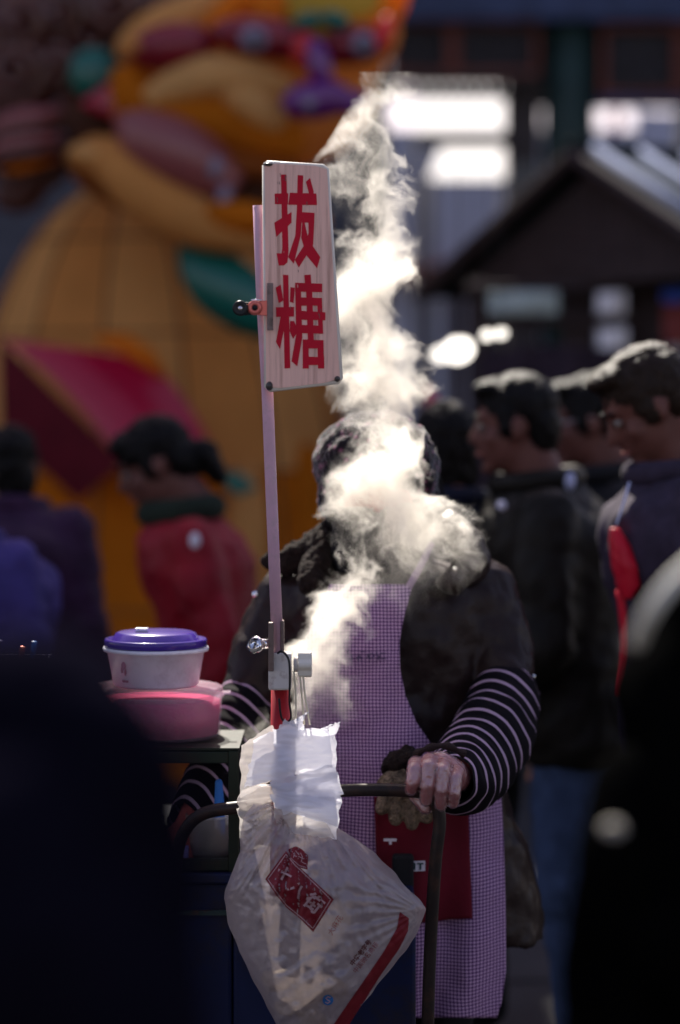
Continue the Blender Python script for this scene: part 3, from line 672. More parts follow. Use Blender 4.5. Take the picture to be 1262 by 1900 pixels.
# --- people close to the camera
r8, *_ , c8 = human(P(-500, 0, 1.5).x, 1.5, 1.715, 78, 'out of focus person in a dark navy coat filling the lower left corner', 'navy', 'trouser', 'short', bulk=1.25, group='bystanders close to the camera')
r9, L9, q9, rot9, s9, c9 = human(P(1700, 0, 2.5).x, 2.5, 1.715, 110, 'out of focus person in a black coat at the lower right with a pale band for the sunlit shoulder rim', 'fg_black', 'trouser', 'short', bulk=1.25, group='bystanders close to the camera', arms=[((-.01, .150, .62), (.10, .16, .50)), None])
G().tube(curve_pts([P(1340, 1000, 2.34), P(1262, 1066, 2.30), P(1222, 1112, 2.29), P(1196, 1155, 2.31), P(1182, 1195, 2.36)], 14), .0075, 10).build('strap', M['cream'], r9, True)  # cream tube painted in for the sunlit rim of the shoulder
G().ell(P(1138, 1538, 2.26), (.011, .010, .008)).build('cuff_trim', M['dullcream'], r9, True)
G().chain([(P(1200, 1480, 2.45), .060), (P(1190, 1600, 2.42), .066), (P(1180, 1800, 2.45), .076), (P(1175, 2000, 2.48), .076)]).blob('coat_skirt', M['fg_black'], r9, .01, 5, .01, .06)

# ------------------------------------------------------------ the cart
M.update(
    blue_box=mat('dark_blue_painted_steel', (.004, .010, .050), .55, var=.2, dirt=(.02, .014, .010), dscale=7),
    rack=mat('dark_green_painted_steel', (.005, .012, .007), .5, var=.3, dirt=(.02, .014, .008), dscale=14),
    tube=mat('worn_black_tube', (.022, .016, .015), .42, metal=.2, var=.3, dirt=(.05, .025, .018), dscale=26),
    rust=mat('rusty_green_tube', (.03, .05, .045), .7, var=.4, dirt=(.14, .06, .03), dscale=30),
    white_pl=mat('white_plastic', (.70, .70, .80), .35, var=.05, dirt=(.56, .54, .62), dscale=18, bump=.05, bscale=60), purple_pl=mat('purple_plastic_lid', (.05, .022, .24), .25, var=.05, coat=.3),
    clear=film('clear_plastic', (.70, .52, .66), .74, .4, gloss=.10, bump=.05, scale=6), pinkpow=mat('pink_sugar', (.55, .020, .13), .8, var=.12, vscale=60, bump=.4, bscale=300),
    blue_h=mat('bright_blue_handle', (.04, .20, .62), .35, var=.03), glassy=film('dirty_glass', (.5, .45, .42), .5, .4, gloss=.25, bump=.05),
    syrup=mat('dark_sugar', (.05, .022, .015), .5, var=.6, vscale=25, dirt=(.45, .38, .34), dscale=22),
    pole=mat('pale_pink_pipe', (.58, .36, .44), .45, var=.07, vscale=20, dirt=(.5, .35, .38), dscale=60),
    ivory=mat('ivory_plastic', (.62, .58, .54), .45, var=.08, dirt=(.35, .28, .25), dscale=40), redpole=mat('red_painted_post', (.30, .012, .02), .5, var=.2),
    chrome=mat('chrome', (.75, .75, .78), .12, metal=1, var=.03), plate=mat('dull_steel_plate', (.16, .12, .11), .45, metal=.5, var=.2, dirt=(.08, .05, .04), dscale=60),
    wire=mat('black_wire', (.012, .012, .014), .5), copper=mat('red_lacquered_strap', (.62, .16, .13), .35, metal=.4, var=.1),
    cord=mat('cream_elastic_cord', (.66, .60, .44), .7),
)
cart = eye_root('street_cart', (P(300, 0, 4.5).x, 4.45, 0), 'dark blue street cart with a green rack, bent black handle and rusty corner tubes', 'cart')
zd = P(0, 1640, 4.2).z; xl, xr = P(-260, 0, 4.2).x, P(430, 0, 4.2).x; xm = P(772, 0, 4.2).x
g = G(); g.bx(xl, xr, 4.2, 4.9, .30, zd); g.build('box', M['blue_box'], cart, bevel=.006)
g = G(); g.bx(xr+.002, xm, 4.203, 4.36, .30, zd-.03); g.build('side_panel', M['blue_box'], cart, bevel=.006)
g = G(); g.bx(xl-.01, xr+.005, 4.19, 4.91, zd+.001, zd+.020); g.build('deck', M['blue_box'], cart, bevel=.004)
g = G(); g.bx(P(300, 0, 4.18).x, xr, 4.188, 4.198, P(0, 1698, 4.19).z, P(0, 1690, 4.19).z); g.build('trim_strip', M['rust'], cart)
for x in (290, 222):
    p = P(x, 0, 4.17); G().cyl((p.x, 4.17, .28), (p.x, 4.17, P(0, 1600, 4.17).z), .0085).build('corner_tube', M['rust'], cart, True)
for x in (-.55, .02):
    for y in (4.28, 4.82):
        w = G(); w.lathe((0, 0, 0), [(.08, -.02), (.15, -.02), (.165, -.012), (.165, .012), (.15, .02), (.08, .02)], 32, Matrix.Rotation(R(90), 3, 'X'))
        w.v = [v+Vector((x, y, .165)) for v in w.v]; t_ = w.build('wheel', M['wire'], cart, True)
        h_ = G(); h_.cyl((x, y-.03, .165), (x, y+.03, .165), .03); [h_.cyl((x, y, .165), (x+.14*math.cos(a*math.pi/4), y, .165+.14*math.sin(a*math.pi/4)), .004, seg=6) for a in range(8)]; h_.build('hub', M['plate'], t_, True)
# handle
hp = curve_pts([P(322, 1680, 4.16), P(328, 1590, 4.15), P(345, 1538, 4.14), P(382, 1508, 4.13), P(450, 1497, 4.12), P(540, 1484, 4.12), P(635, 1467, 4.12), P(765, 1468, 4.12), P(803, 1482, 4.12), P(816, 1520, 4.12), P(808, 1600, 4.12), P(799, 1750, 4.13), P(794, 1900, 4.14), P(792, 2060, 4.17)], 90)
G().tube(hp, .0110, 16).build('handle', M['tube'], cart, True)
# rack
zt = P(0, 1388, 4.2).z; rx0, rx1 = P(120, 0, 4.2).x, P(444, 0, 4.2).x; b_ = .019
rack = G().bx(rx0, rx1, 4.2, 4.56, zt-.004, zt).build('top_plate', M['rack'], cart)
for z0, z1 in ((zt-.027, zt-.006), (zd+.022, zd+.042)):
    for y in (4.2, 4.541): G().bx(rx0+b_, rx1-b_, y+.001, y+b_, z0, z1).build('rack_rail', M['rack'], cart, bevel=.002)
    for x in (rx0, rx1-b_): G().bx(x+.001, x+b_-.001, 4.2+b_, 4.541, z0, z1).build('rack_rail', M['rack'], cart, bevel=.002)
for x in (rx0, rx1-b_):
    for y in (4.2, 4.541): G().bx(x, x+b_, y, y+b_, zd+.02, zt-.005).build('rack_post', M['rack'], cart, bevel=.002)
# things on and in the rack
kk = 4.36/FPX; tx = P(289, 0, 4.36).x; ty = 4.36
tub = eye_root('food_tub', (tx, ty, zt), 'clear tub of pink sugar standing on the green rack under the white tub', 'tub')
G().lathe((tx, ty, zt), [(0, .001), (.114, .001), (.117, .004), (.120, .078), (.118, .078), (.115, .006), (0, .004)], 56).build('wall', M['clear'], tub, True)
G().lathe((tx, ty, zt), [(0, .010), (.1125, .006), (.116, .064), (.09, .067), (.05, .063), (0, .066)], 56).build('sugar', M['pinkpow'], tub, True)
ld = G().lathe((tx, ty, zt), [(.1205, .070), (.1235, .071), (.1235, .079), (.121, .083), (.121, .087), (.117, .0895), (.113, .0875), (0, .0875)], 56).build('lid', M['clear'], tub, True)
G().box((tx+.128, ty-.01, zt+.080), (.008, .012, .0015)).build('tab', M['clear'], ld, bevel=.001)
zb = zt+.0905; tb = eye_root('food_tub', (tx, ty, zb), 'white plastic tub with a purple lid stacked on the pink sugar tub', 'tub')
G().lathe((tx, ty, zb), [(0, 0), (.0735, 0), (.0775, .004), (.0875, .062), (.0945, .0625), (.0955, .0665), (.0945, .0695), (.0875, .070), (.086, .066), (.073, .006), (0, .005)], 64).build('wall', M['white_pl'], tb, True)
lid = G().lathe((tx, ty, zb), [(.0905, .0705), (.0925, .0715), (.0925, .082), (.0905, .0845), (.086, .0845), (.083, .081), (.079, .0835), (.072, .0945), (.066, .0968), (0, .0975)], 64).build('lid', M['purple_pl'], tb, True)
G().box((tx-.024, ty-.015, zb+.1015), (.012, .006, .0035)).build('vent_clip', M['white_pl'], lid, bevel=.002)
for i, (a, zz, w_, h_) in enumerate(((-128, .042, .0055, .0075), (-131, .034, .0035, .006), (-126, .030, .0025, .006), (-128, .014, .0075, .0022))):
    th = R(a); rr = .0785+zz/.062*.0095+.0006; pr = G()
    vs = []; n_ = 6
    for t in range(n_+1):
        q = th+(t/n_-.5)*2*w_/rr
        hh = h_*(1 if i == 3 else math.sqrt(max(.05, 1-(2*t/n_-1)**2)))
        vs += [(tx+rr*math.cos(q), ty+rr*math.sin(q), zb+zz-hh), (tx+rr*math.cos(q), ty+rr*math.sin(q), zb+zz+hh)]
    pr.add(vs, [(2*t, 2*t+2, 2*t+3, 2*t+1) for t in range(n_)]); pr.build('printed_mark', mat('rose_print', (.38, .16, .22), .5), tb)
def pz(x, y, d): return P(x, y, d)
zs = zd+.021
sh = G().bx(rx0+b_, rx1-b_, 4.222, 4.538, zs, zs+.004).build('shelf', M['rack'], cart); zs += .005
jx, jy = P(388, 0, 4.33).x, 4.33
jar = eye_root('glass_jar', (jx, jy, zs), 'sticky glass jar of dark sugar inside the rack behind the handle', 'jar')
G().lathe((jx, jy, zs), [(0, 0), (.036, 0), (.041, .006), (.041, .062), (.043, .068), (.0435, .074), (.040, .074), (.0385, .064), (.0385, .007), (0, .004)], 36).build('wall', M['glassy'], jar, True)
G().lathe((jx, jy, zs), [(0, .005), (.037, .007), (.037, .050), (.02, .055), (0, .052)], 30).build('sugar', M['syrup'], jar, True)
kn = eye_root('knife', (P(406, 0, 4.31).x, 4.31, zs+.06), 'blue handled scraper standing upright in the rack', 'scraper')
ha, hb = P(406, 1446, 4.30), P(408, 1542, 4.31)
G().chain([(ha+Vector((0, 0, -.006)), .007), (ha.lerp(hb, .5), .0095), (hb, .0105)]).blob('handle', M['blue_h'], kn, .002, 3)
G().box(P(408, 1566, 4.312), (.007, .0015, .022)).build('blade', M['plate'], kn, bevel=.0006)
tag(G().bx(P(323, 0, 4.3).x, P(350, 0, 4.3).x, 4.27, 4.31, zs, zs+.022).build('sweet_box', mat('lilac_card', (.30, .25, .62), .5), bevel=.002), 'small lilac box lying on the rack shelf left of the sugar jar', 'box')
tag(G().ell(P(414, 1606, 4.26)+Vector((0, 0, .0)), (.011, .012, .006)).blob('paper_scrap', M['white_pl'], None, .002, 2), 'scrap of white paper on the rack shelf right of the jar', 'paper')
# pens in a tray at the far left
pt = eye_root('tray', (P(40, 0, 4.5).x, 4.5, zd+.02), 'blue violet plastic tray on a tall box at the left edge', 'tray')
G().bx(P(-60, 0, 4.5).x, P(84, 0, 4.5).x, 4.42, 4.58, zd+.021, P(0, 1242, 4.5).z).build('box', M['navy2'], pt, bevel=.004)
tz = P(0, 1240, 4.5).z
for x0, x1, y0, y1 in ((-62, 86, 4.415, 4.42), (-62, 86, 4.58, 4.585)): G().bx(P(x0, 0, 4.5).x, P(x1, 0, 4.5).x, y0, y1, tz, tz+.014).build('rim', M['violet'], pt)
for x0 in (-62, 84): G().bx(P(x0, 0, 4.5).x, P(x0+2, 0, 4.5).x, 4.42, 4.58, tz, tz+.013).build('rim', M['violet'], pt)
for x, y, m, l in ((64, 1192, 'blue_h', 'bright blue candy stick leaning in the tray'), (43, 1202, 'copper', 'reddish candy stick beside the blue one in the tray'), (0, 1190, 'violet', 'violet candy stick at the left edge of the tray')):
    tag(G().cyl(P(x-7, 1246, 4.5), P(x, y, 4.48), .0055, .0048, 14).build('candy_stick', M[m], None, True, bevel=.001), l, 'candy')

# ------------------------------------------------------------ pole, clamps and sign
stand = eye_root('sign_pole', P(520, 1640, 4.08), 'pale pink plastic pole clamped to a red post beside the cart', 'pole')
G().cyl(P(519, 1660, 4.09), P(521, 1275, 4.09), .0165, .0165).build('post', M['redpole'], stand, True)
G().tube([P(516, 1215, 4.06), P(505, 950, 4.055), P(496, 720, 4.05), P(486, 545, 4.045), P(480, 381, 4.04)], .0098, 20).build('pipe', M['pole'], stand, True)
G().pbox(498, 1212, 541, 1281, 4.045, 4.08).build('clamp_block', M['ivory'], stand, bevel=.004)
G().pbox(498, 1155, 508, 1246, 4.03, 4.042).build('clamp_plate', M['plate'], stand, bevel=.0015)
G().pbox(520.5, 1152, 527, 1212, 4.05, 4.075).build('clamp_plate', M['plate'], stand, bevel=.0015)
kc = P(545, 1232, 4.062); G().cyl(kc, kc+Vector((.016, 0, 0)), .014, .012).build('bolt', M['ivory'], stand, True)
kb = G(); vs = []
c0 = P(553, 1232, 4.062)
for xx in (0, .0235):
    for j in range(36):
        a = 2*math.pi*j/36; r = .0215+.0022*math.cos(6*a); vs.append(c0+Vector((xx, r*math.cos(a), r*math.sin(a))))
kb.add(vs, [(j, (j+1) % 36, 36+(j+1) % 36, 36+j) for j in range(36)]+[tuple(range(36)), tuple(range(36, 72))[::-1]])
kb.build('knob', mat('cream_knob', (.72, .68, .58), .4), stand, bevel=.002)
c0 = P(476, 1197, 4.05); G().cyl(c0, P(498, 1193, 4.06), .009, .009).build('bolt', M['chrome'], stand, True)
nt_ = G(); nt_.lathe(c0-Vector((.001, .001, 0)), [(.0045, -.006), (.012, -.006), (.0145, -.002), (.0145, .006), (.010, .008)], 20, Matrix.Rotation(R(60), 3, 'X') @ Matrix.Rotation(R(-25), 3, 'Y')).build('nut', M['chrome'], stand, True)
G().tube(curve_pts([P(515, 1212, 4.04), P(524, 1209, 4.035), P(536, 1225, 4.03), P(538, 1262, 4.03), P(537, 1300, 4.035), P(540, 1330, 4.04), P(532, 1340, 4.04), P(522, 1330, 4.038), P(518, 1296, 4.038)], 40), .0019, 8).build('hook', M['wire'], stand, True)
for x, dx in ((549, 0), (560, 5), (566, 9)): G().tube(curve_pts([P(x-4, 1246, 4.05), P(x, 1290, 4.05), P(x+dx, 1345, 4.05)], 8), .0016, 6).build('cord', M['cord'], stand, True)

sb = eye_root('sign', P(560, 722, 4.03), 'pink wooden board sign with two red characters clipped to the pole', 'sign')
SD = 4.015
TL, TR, BR, BL = P(491, 302, SD), P(606, 309, SD), P(632, 707, SD), P(494, 723, SD)
def sp_(px, py, off=0): return P(px, py, SD)+Vector((0, -off, 0))
wood = mat('pink_white_boards', (.82, .52, .43), .6, var=.07, vscale=9, stretch=(14, 1, .6), bump=.12, bscale=30, dirt=(.50, .30, .24), dscale=5)
poly = []
for cpt, a0 in ((BR, 0), (TR, 90), (TL, 180), (BL, 270)):
    ins = Vector((0.006 if a0 in (180, 270) else -.006, 0, .006 if a0 in (0, 270) else -.006)); a0 = {0: -90, 90: 0, 180: 90, 270: 180}[a0]
    for j in range(5): a = R(a0+22.5*j); poly.append(cpt+ins+Vector((.006*math.cos(a), 0, .006*math.sin(a))))
# five narrow boards side by side make the panel
def seg_x(t, y):
    e = (y-302)/420; l = 491+3*e; r = 606+26*e; return l+(r-l)*t
nb = 5
for k in range(nb):
    t0, t1 = k/nb, (k+1)/nb; pts = []
    ys = (lambda t: 302+7*t, lambda t: 723-16*t)
    e0 = .0007 if k else .0; e1 = -.0007 if k < nb-1 else 0
    for t, fy, e in ((t0, ys[0], e0), (t1, ys[0], e1), (t1, ys[1], e1), (t0, ys[1], e0)):
        y = fy(t); y += (5 if (k == 0 and t == 0) or (k == nb-1 and t == 1) else 0)*(1 if fy is ys[0] else -1)
        pts.append(sp_(seg_x(t+e, y), y, .0))
    G().prism(pts, .012+.0002*k).build('board', wood, sb)
edge = G(); q = [sp_(491, 306), sp_(496, 302), sp_(600, 308.5), sp_(606, 313), sp_(632, 702), sp_(627, 708), sp_(500, 723), sp_(494.5, 718), sp_(491, 306)]
edge.tube([p+Vector((0, .006, 0)) for p in q], .0042, 8); edge.build('edge_trim', mat('grey_white_edging', (.66, .62, .54), .4), sb, True)
for c, s_ in (((498, 305), (9, 4)), ((500, 716), (7, 9)), ((626, 703), (6, 6))): G().ell(sp_(*c, -.004), (s_[0]*.0009, .010, s_[1]*.0009)).build('corner_tape', mat('black_corner_tape', (.05, .045, .04), .35, coat=.3), sb, True)
paint = mat('red_brush_paint', (.50, .002, .022), .6, var=.12, vscale=20, stretch=(1, 1, .4))
strokes = [
 [(217, 143), (260, 143), (277, 740), (268, 830), (242, 855), (200, 856), (183, 760), (222, 760), (228, 720)],
 [(168, 292), (275, 290), (272, 378), (170, 375)], [(165, 520), (300, 437), (300, 520), (180, 632)],
 [(287, 285), (495, 292), (500, 382), (275, 380)],
 [(348, 147), (392, 150), (383, 450), (372, 620), (318, 842), (273, 790), (330, 620), (342, 400)],
 [(412, 200), (445, 170), (474, 275), (472, 300), (437, 292)], [(380, 437), (480, 443), (478, 520), (380, 520)],
 [(432, 518), (478, 518), (470, 690), (357, 872), (325, 812), (410, 680), (434, 600)], [(384, 518), (402, 518), (432, 650), (525, 790), (500, 877), (420, 780), (376, 640)],
 [(233, 927), (275, 930), (290, 1660), (245, 1662)], [(175, 1030), (215, 1005), (236, 1130), (200, 1150)], [(292, 1025), (326, 1030), (316, 1150), (287, 1140)],
 [(178, 1182), (320, 1180), (320, 1255), (180, 1258)], [(215, 1256), (262, 1256), (210, 1510), (178, 1455)], [(290, 1290), (320, 1290), (352, 1370), (312, 1430), (285, 1370)],
 [(328, 990), (540, 998), (540, 1065), (328, 1060)], [(400, 930), (450, 927), (456, 1000), (405, 1000)], [(328, 1000), (372, 1000), (384, 1420), (345, 1645), (300, 1605), (336, 1400)],
 [(412, 1000), (460, 1000), (475, 1440), (428, 1440)], [(375, 1105), (538, 1110), (540, 1170), (375, 1170)], [(370, 1210), (565, 1222), (565, 1285), (370, 1280)],
 [(375, 1320), (545, 1328), (545, 1390), (375, 1385)], [(500, 1110), (538, 1110), (548, 1390), (512, 1390)],
 [(388, 1435), (433, 1435), (435, 1662), (388, 1662)], [(388, 1437), (550, 1440), (550, 1505), (388, 1505)], [(502, 1440), (550, 1440), (556, 1662), (508, 1662)], [(388, 1570), (556, 1572), (556, 1635), (388, 1635)],
]
for i, st in enumerate(strokes):
    pts = [sp_(470+x/4.222, 290+y/4.222, .0004+.00003*i) for x, y in st]
    G().prism(pts, .0003+.00003*i).build('brush_stroke', paint, sb)
random.seed(11)
for i in range(26):      # scratches and flecks in the paint
    x, y = random.choice([(505+random.random()*105, 318+random.random()*380), (590+random.random()*14, 560+random.random()*110), (512+random.random()*20, 312+random.random()*30)])
    if x > 598+(y-302)*.06: continue
    w_, h_ = .35+random.random()*.5, 1+random.random()*4.5; t = random.uniform(-.5, .5)
    pts = [sp_(x-w_, y-h_, .0016), sp_(x+w_*.6, y-h_*.8, .0016), sp_(x+w_+t, y+h_, .0016), sp_(x-w_*.3+t, y+h_*.9, .0016)]
    G().prism(pts, .0002).build('scratch', M['plate'] if i % 3 else wood, sb)
# bulldog clip holding the sign
clip = eye_root('clip', P(470, 600, 4.0), 'black wheeled clip with a red strap holding the sign to the pole', 'clip')
G().pbox(495.5, 525, 507, 613, 3.998, 4.002).build('jaw', mat('grey_brown_steel', (.20, .15, .14), .5, metal=.3, var=.2, dirt=(.1, .07, .06), dscale=50), clip, bevel=.0012)
G().prism([P(468, 560, 4.0), P(497, 557, 4.0), P(497, 586, 4.0), P(470, 584, 4.0)], .006).build('strap', M['copper'], clip, bevel=.001)
rx = Matrix.Rotation(R(90), 3, 'X')
G().lathe(P(473, 571, 3.999), [(.0035, -.004), (.0105, -.004), (.0125, 0), (.0105, .004), (.0035, .004), (.0035, -.004)], 30, rx).build('ring', M['copper'], clip, True)
G().lathe(P(473, 571, 3.996), [(0, -.001), (.0040, -.001), (.0042, .0022), (0, .0026)], 16, rx).build('rivet', M['wire'], clip, True)
G().lathe(P(446, 572, 3.998), [(.003, -.004), (.011, -.006), (.0128, -.003), (.0128, .003), (.011, .006), (.007, .0035), (.003, .004)], 34, rx).build('wheel', mat('black_rubber', (.012, .014, .016), .35), clip, True)
G().lathe(P(446, 572, 3.993), [(0, 0), (.0033, 0), (.0036, .0025), (0, .003)], 16, rx).build('hub', M['chrome'], clip, True)
G().prism([P(452, 560, 4.002), P(470, 562, 4.002), P(470, 584, 4.002), P(452, 585, 4.002)], .006).build('arm', M['wire'], clip, bevel=.001)
G().cyl(P(466, 557, 4.0), P(486, 557, 4.0), .0016).build('spring', M['chrome'], clip, True)

# ------------------------------------------------------------ the vendor
VD = 4.62
M.update(
    vskin=mat('ruddy_skin', (.42, .10, .085), .5, var=.15, bump=.1, bscale=120),
    ging=gingham('violet_gingham', (.60, .40, .55), (.23, .125, .27), (.055, .02, .07), .0064),
    stripe=stripes('lilac_striped_knit', (.006, .005, .007), (.40, .28, .38), .0355, .18),
    pocket=mat('dark_red_cotton', (.11, .004, .013), .85, var=.2, bump=.2, bscale=60),
    cuffk=mat('brown_ribbed_cuff', (.05, .03, .028), .9, bump=1, bscale=200, stretch=(1, 1, 4)),
    glove=film('clear_glove', (.62, .34, .38), .58, .25, .16, .55, scale=90, bump=1.0), glovek=mat('mottled_tan_knit', (.20, .15, .10), .95, var=.5, vscale=120, bump=1, bscale=220),
    furry=mat('brown_black_fur_trim', (.018, .012, .010), .9, var=.5, vscale=80, bump=1, bscale=120, sheen=.03, spec=.08), scarf=mat('black_scarf', (.014, .012, .016), .95, var=.5, bump=.8, bscale=60),
)
def knit_floral():
    m = mat('floral_knit', (.03, .02, .03), .9, bump=.8, bscale=110); nt = m.node_tree; L = nt.links; b = nt.nodes['Principled BSDF']
    tc = _n(nt, 'ShaderNodeTexCoord'); v = _n(nt, 'ShaderNodeTexVoronoi'); v.inputs['Scale'].default_value = 60; L.new(tc.outputs['Object'], v.inputs['Vector'])
    r = _n(nt, 'ShaderNodeValToRGB'); r.color_ramp.interpolation = 'CONSTANT'
    r.color_ramp.elements[0].position = 0; r.color_ramp.elements[0].color = (.26, .10, .16, 1)
    r.color_ramp.elements[1].position = .22; r.color_ramp.elements[1].color = (.05, .014, .028, 1)
    e = r.color_ramp.elements.new(.42); e.color = (.007, .005, .008, 1)
    L.new(v.outputs['Distance'], r.inputs[0]); L.new(r.outputs[0], b.inputs['Base Color']); b.inputs['Sheen Weight'].default_value = .45; return m
M['floral'] = knit_floral()
vendor = eye_root('person', (P(715, 0, VD).x, VD, 0), 'sweets vendor in a dark coat and violet gingham apron with face lost in steam', 'person')
VF = Vector((0, -1, -.18)).normalized(); VU = Vector((0, -.18, 1)).normalized()
hc = P(700, 893, 4.57)
b = G(); q, rot, r = head_shapes(b, hc, VF, VU, 1.03)
b.cap(P(702, 1040, 4.62), .06, hc-VU*.05, .055)
def V(x, y, d=VD): return P(x, y, d)
b.loft([(V(715, y), rx*k_*.46, ry) for y, rx, ry in ((1060, 150, .07), (1150, 165, .10), (1300, 155, .11), (1480, 165, .11), (1560, 150, .10))])
vr = [(V(880, 1105, 4.62), V(943, 1290, 4.53), V(846, 1442, 4.205)), (V(545, 1110, 4.62), V(455, 1295, 4.56), V(345, 1540, 4.34))]
for sh, e_, w_ in vr: b.cap(sh, .034, e_, .030); b.cap(e_, .030, w_, .026)
hand_shapes(b, vr[1][2], Vector((-.3, -.5, -.6)), Vector((0, -1, .4)), 1, .4, -1)
for x, yk in ((640, 1), (790, -1)): b.cap(V(x, 1540), .085, V(x, 1860), .06); b.cap(V(x, 1860), .06, Vector((V(x, 0).x, VD, .08)), .045); b.cap(Vector((V(x, 0).x, VD, .045)), .04, Vector((V(x, 0).x, VD-.14, .035)), .032)
vbody = b.blob('body', M['vskin'], vendor, .008, 4)
# the gripping hand: four fingers bent over the tube
h = G(); W0 = vr[0][2]
kn_ = [(771, 1417), (797, 1411), (823, 1418), (847, 1432)]; ft = [(764, 1464), (791, 1484), (818, 1493), (841, 1490)]
for i in range(4):
    (kx_, ky), (fx, fy) = kn_[i], ft[i]; rr = (.0115, .0121, .0115, .0102)[i]
    m0 = P(kx_, ky, 4.128); p1 = P(kx_-2, ky+12, 4.090); p2 = P((kx_+fx)/2-1, (ky+fy)/2+8, 4.082); p3 = P(fx, fy, 4.100)
    h.cap(W0.lerp(m0, .45), .015, m0, rr*1.05); h.cap(m0, rr*1.05, p1, rr); h.cap(p1, rr, p2, rr*.95); h.cap(p2, rr*.95, p3, rr*.82)
h.ell(P(812, 1430, 4.15), (.040, .026, .024)); h.cap(W0, .026, P(815, 1428, 4.16), .030)
h.cap(P(782, 1440, 4.15), .016, P(772, 1474, 4.142), .0125); h.cap(P(772, 1474, 4.142), .0125, P(790, 1498, 4.13), .0105)
grip = h.blob('grip', M['vskin'], vendor, .0024, 3)
# plastic glove over it
me = grip.data.copy(); me.materials.clear(); gl_ = bpy.data.objects.new('plastic_glove', me); COL.objects.link(gl_); gl_.parent = vendor; me.materials.append(M['glove'])
for v in me.vertices: v.co += v.normal*(.0022+.0028*abs(mnoise.noise(v.co*70)))
# join the hand to the body: one continuous figure
bm = bmesh.new(); bm.from_mesh(vbody.data); bm.from_mesh(grip.data); bm.to_mesh(vbody.data); bm.free(); vbody.data.polygons.foreach_set('use_smooth', [True]*len(vbody.data.polygons))
bpy.data.objects.remove(grip)
face_parts(q, rot, 1.03, vendor)
# trousers and shoes
t = G()
for x in (640, 800): t.cap(V(x, 1560), .10, V(x+5, 1860), .075); t.cap(V(x+5, 1860), .075, Vector((V(x+5, 0).x, VD, .10)), .06)
t.blob('trousers', M['trouser'], vendor, .012, 4, .02, .07)
for x in (640, 805): G().cap(Vector((V(x, 0).x, VD+.02, .045)), .045, Vector((V(x, 0).x, VD-.16, .038)), .038).build('shoe', M['shoe'], vendor, True)
# coat
CR = [(1032, 706, 84, .085), (1052, 702, 150, .105), (1078, 700, 196, .125), (1120, 702, 208, .142), (1200, 706, 196, .150), (1350, 714, 192, .155), (1450, 730, 205, .165), (1550, 745, 228, .170), (1650, 755, 246, .172), (1738, 762, 254, .172)]
kv = VD/FPX
c = G(); c.loft([(V(x, y), rx*kv, ry) for y, x, rx, ry in CR])
c.cap(V(890, 1100), 68*kv, V(928, 1200, 4.60), 62*kv); c.cap(V(928, 1200, 4.60), 60*kv, V(936, 1268, 4.55), 56*kv)
c.cap(V(532, 1112), 64*kv, V(490, 1200, 4.60), 58*kv); c.cap(V(490, 1200, 4.60), 58*kv, V(458, 1290, 4.56), 52*kv)
coat = c.blob('coat', M['down'], vendor, .009, 6, .032, .11, wr2=.009, w2=.032)
# collar, hood and fur trim
g = G(); g.chain([(V(838, 975, 4.60), .030), (V(868, 1010, 4.58), .036), (V(880, 1048, 4.56), .034), (V(840, 1080, 4.50), .026)]); g.blob('hood', M['down'], vendor, .006, 4, .02, .05)
g = G(); g.chain([(V(612, 985, 4.60), .026), (V(572, 1022, 4.58), .030), (V(535, 1045, 4.57), .026), (V(505, 1040, 4.58), .018)]); g.chain([(V(600, 1010, 4.56), .028), (V(580, 1080, 4.49), .026)]); g.blob('fur_trim', M['furry'], vendor, .005, 3, .022, .04, wr2=.008, w2=.012)
g = G(); g.loft([(V(702, y, 4.585), rx*kv, ry) for y, rx, ry in ((1060, 96, .12), (1030, 98, .13), (1000, 92, .13), (965, 86, .125), (935, 84, .12))]); g.blob('scarf', M['scarf'], vendor, .007, 4, .03, .05, wr2=.01, w2=.02)
g = G(); g.cyl(V(474, 1103, 4.55), V(474, 1103, 4.535), .007); g.build('press_stud', M['chrome'], coat, True)
g = G(); g.cyl(V(990, 1255, 4.55), V(990, 1255, 4.538), .004); g.build('press_stud', M['chrome'], coat, True)
# hat
g = G(); g.ell(V(697, 858, 4.60), (118*kv, .130, 95*kv)); g.ell(V(612, 905, 4.60), (24*kv, .07, 66*kv)); g.ell(V(790, 890, 4.60), (26*kv, .07, 60*kv)); g.ell(V(700, 930, 4.67), (90*kv, .07, 90*kv))
hat = g.blob('knit_hat', M['floral'], vendor, .006, 4, .016, .03)
hh = [v for v in hat.data.vertices]
g = G(); random.seed(5)
for i in range(26):      # loose hair under the hat and stray strands
    x, y = random.choice([(612, 960), (800, 930), (805, 900)]); x += random.uniform(-12, 12); y += random.uniform(-25, 35); sx = random.uniform(-10, 16)
    g.tube(curve_pts([V(x, y-50, 4.60), V(x+sx*.6, y, 4.57), V(x+sx*1.4, y+45, 4.56)], 6), .0012, 4)
g.build('hair', M['hair'], vendor, True)['kind'] = 'stuff'
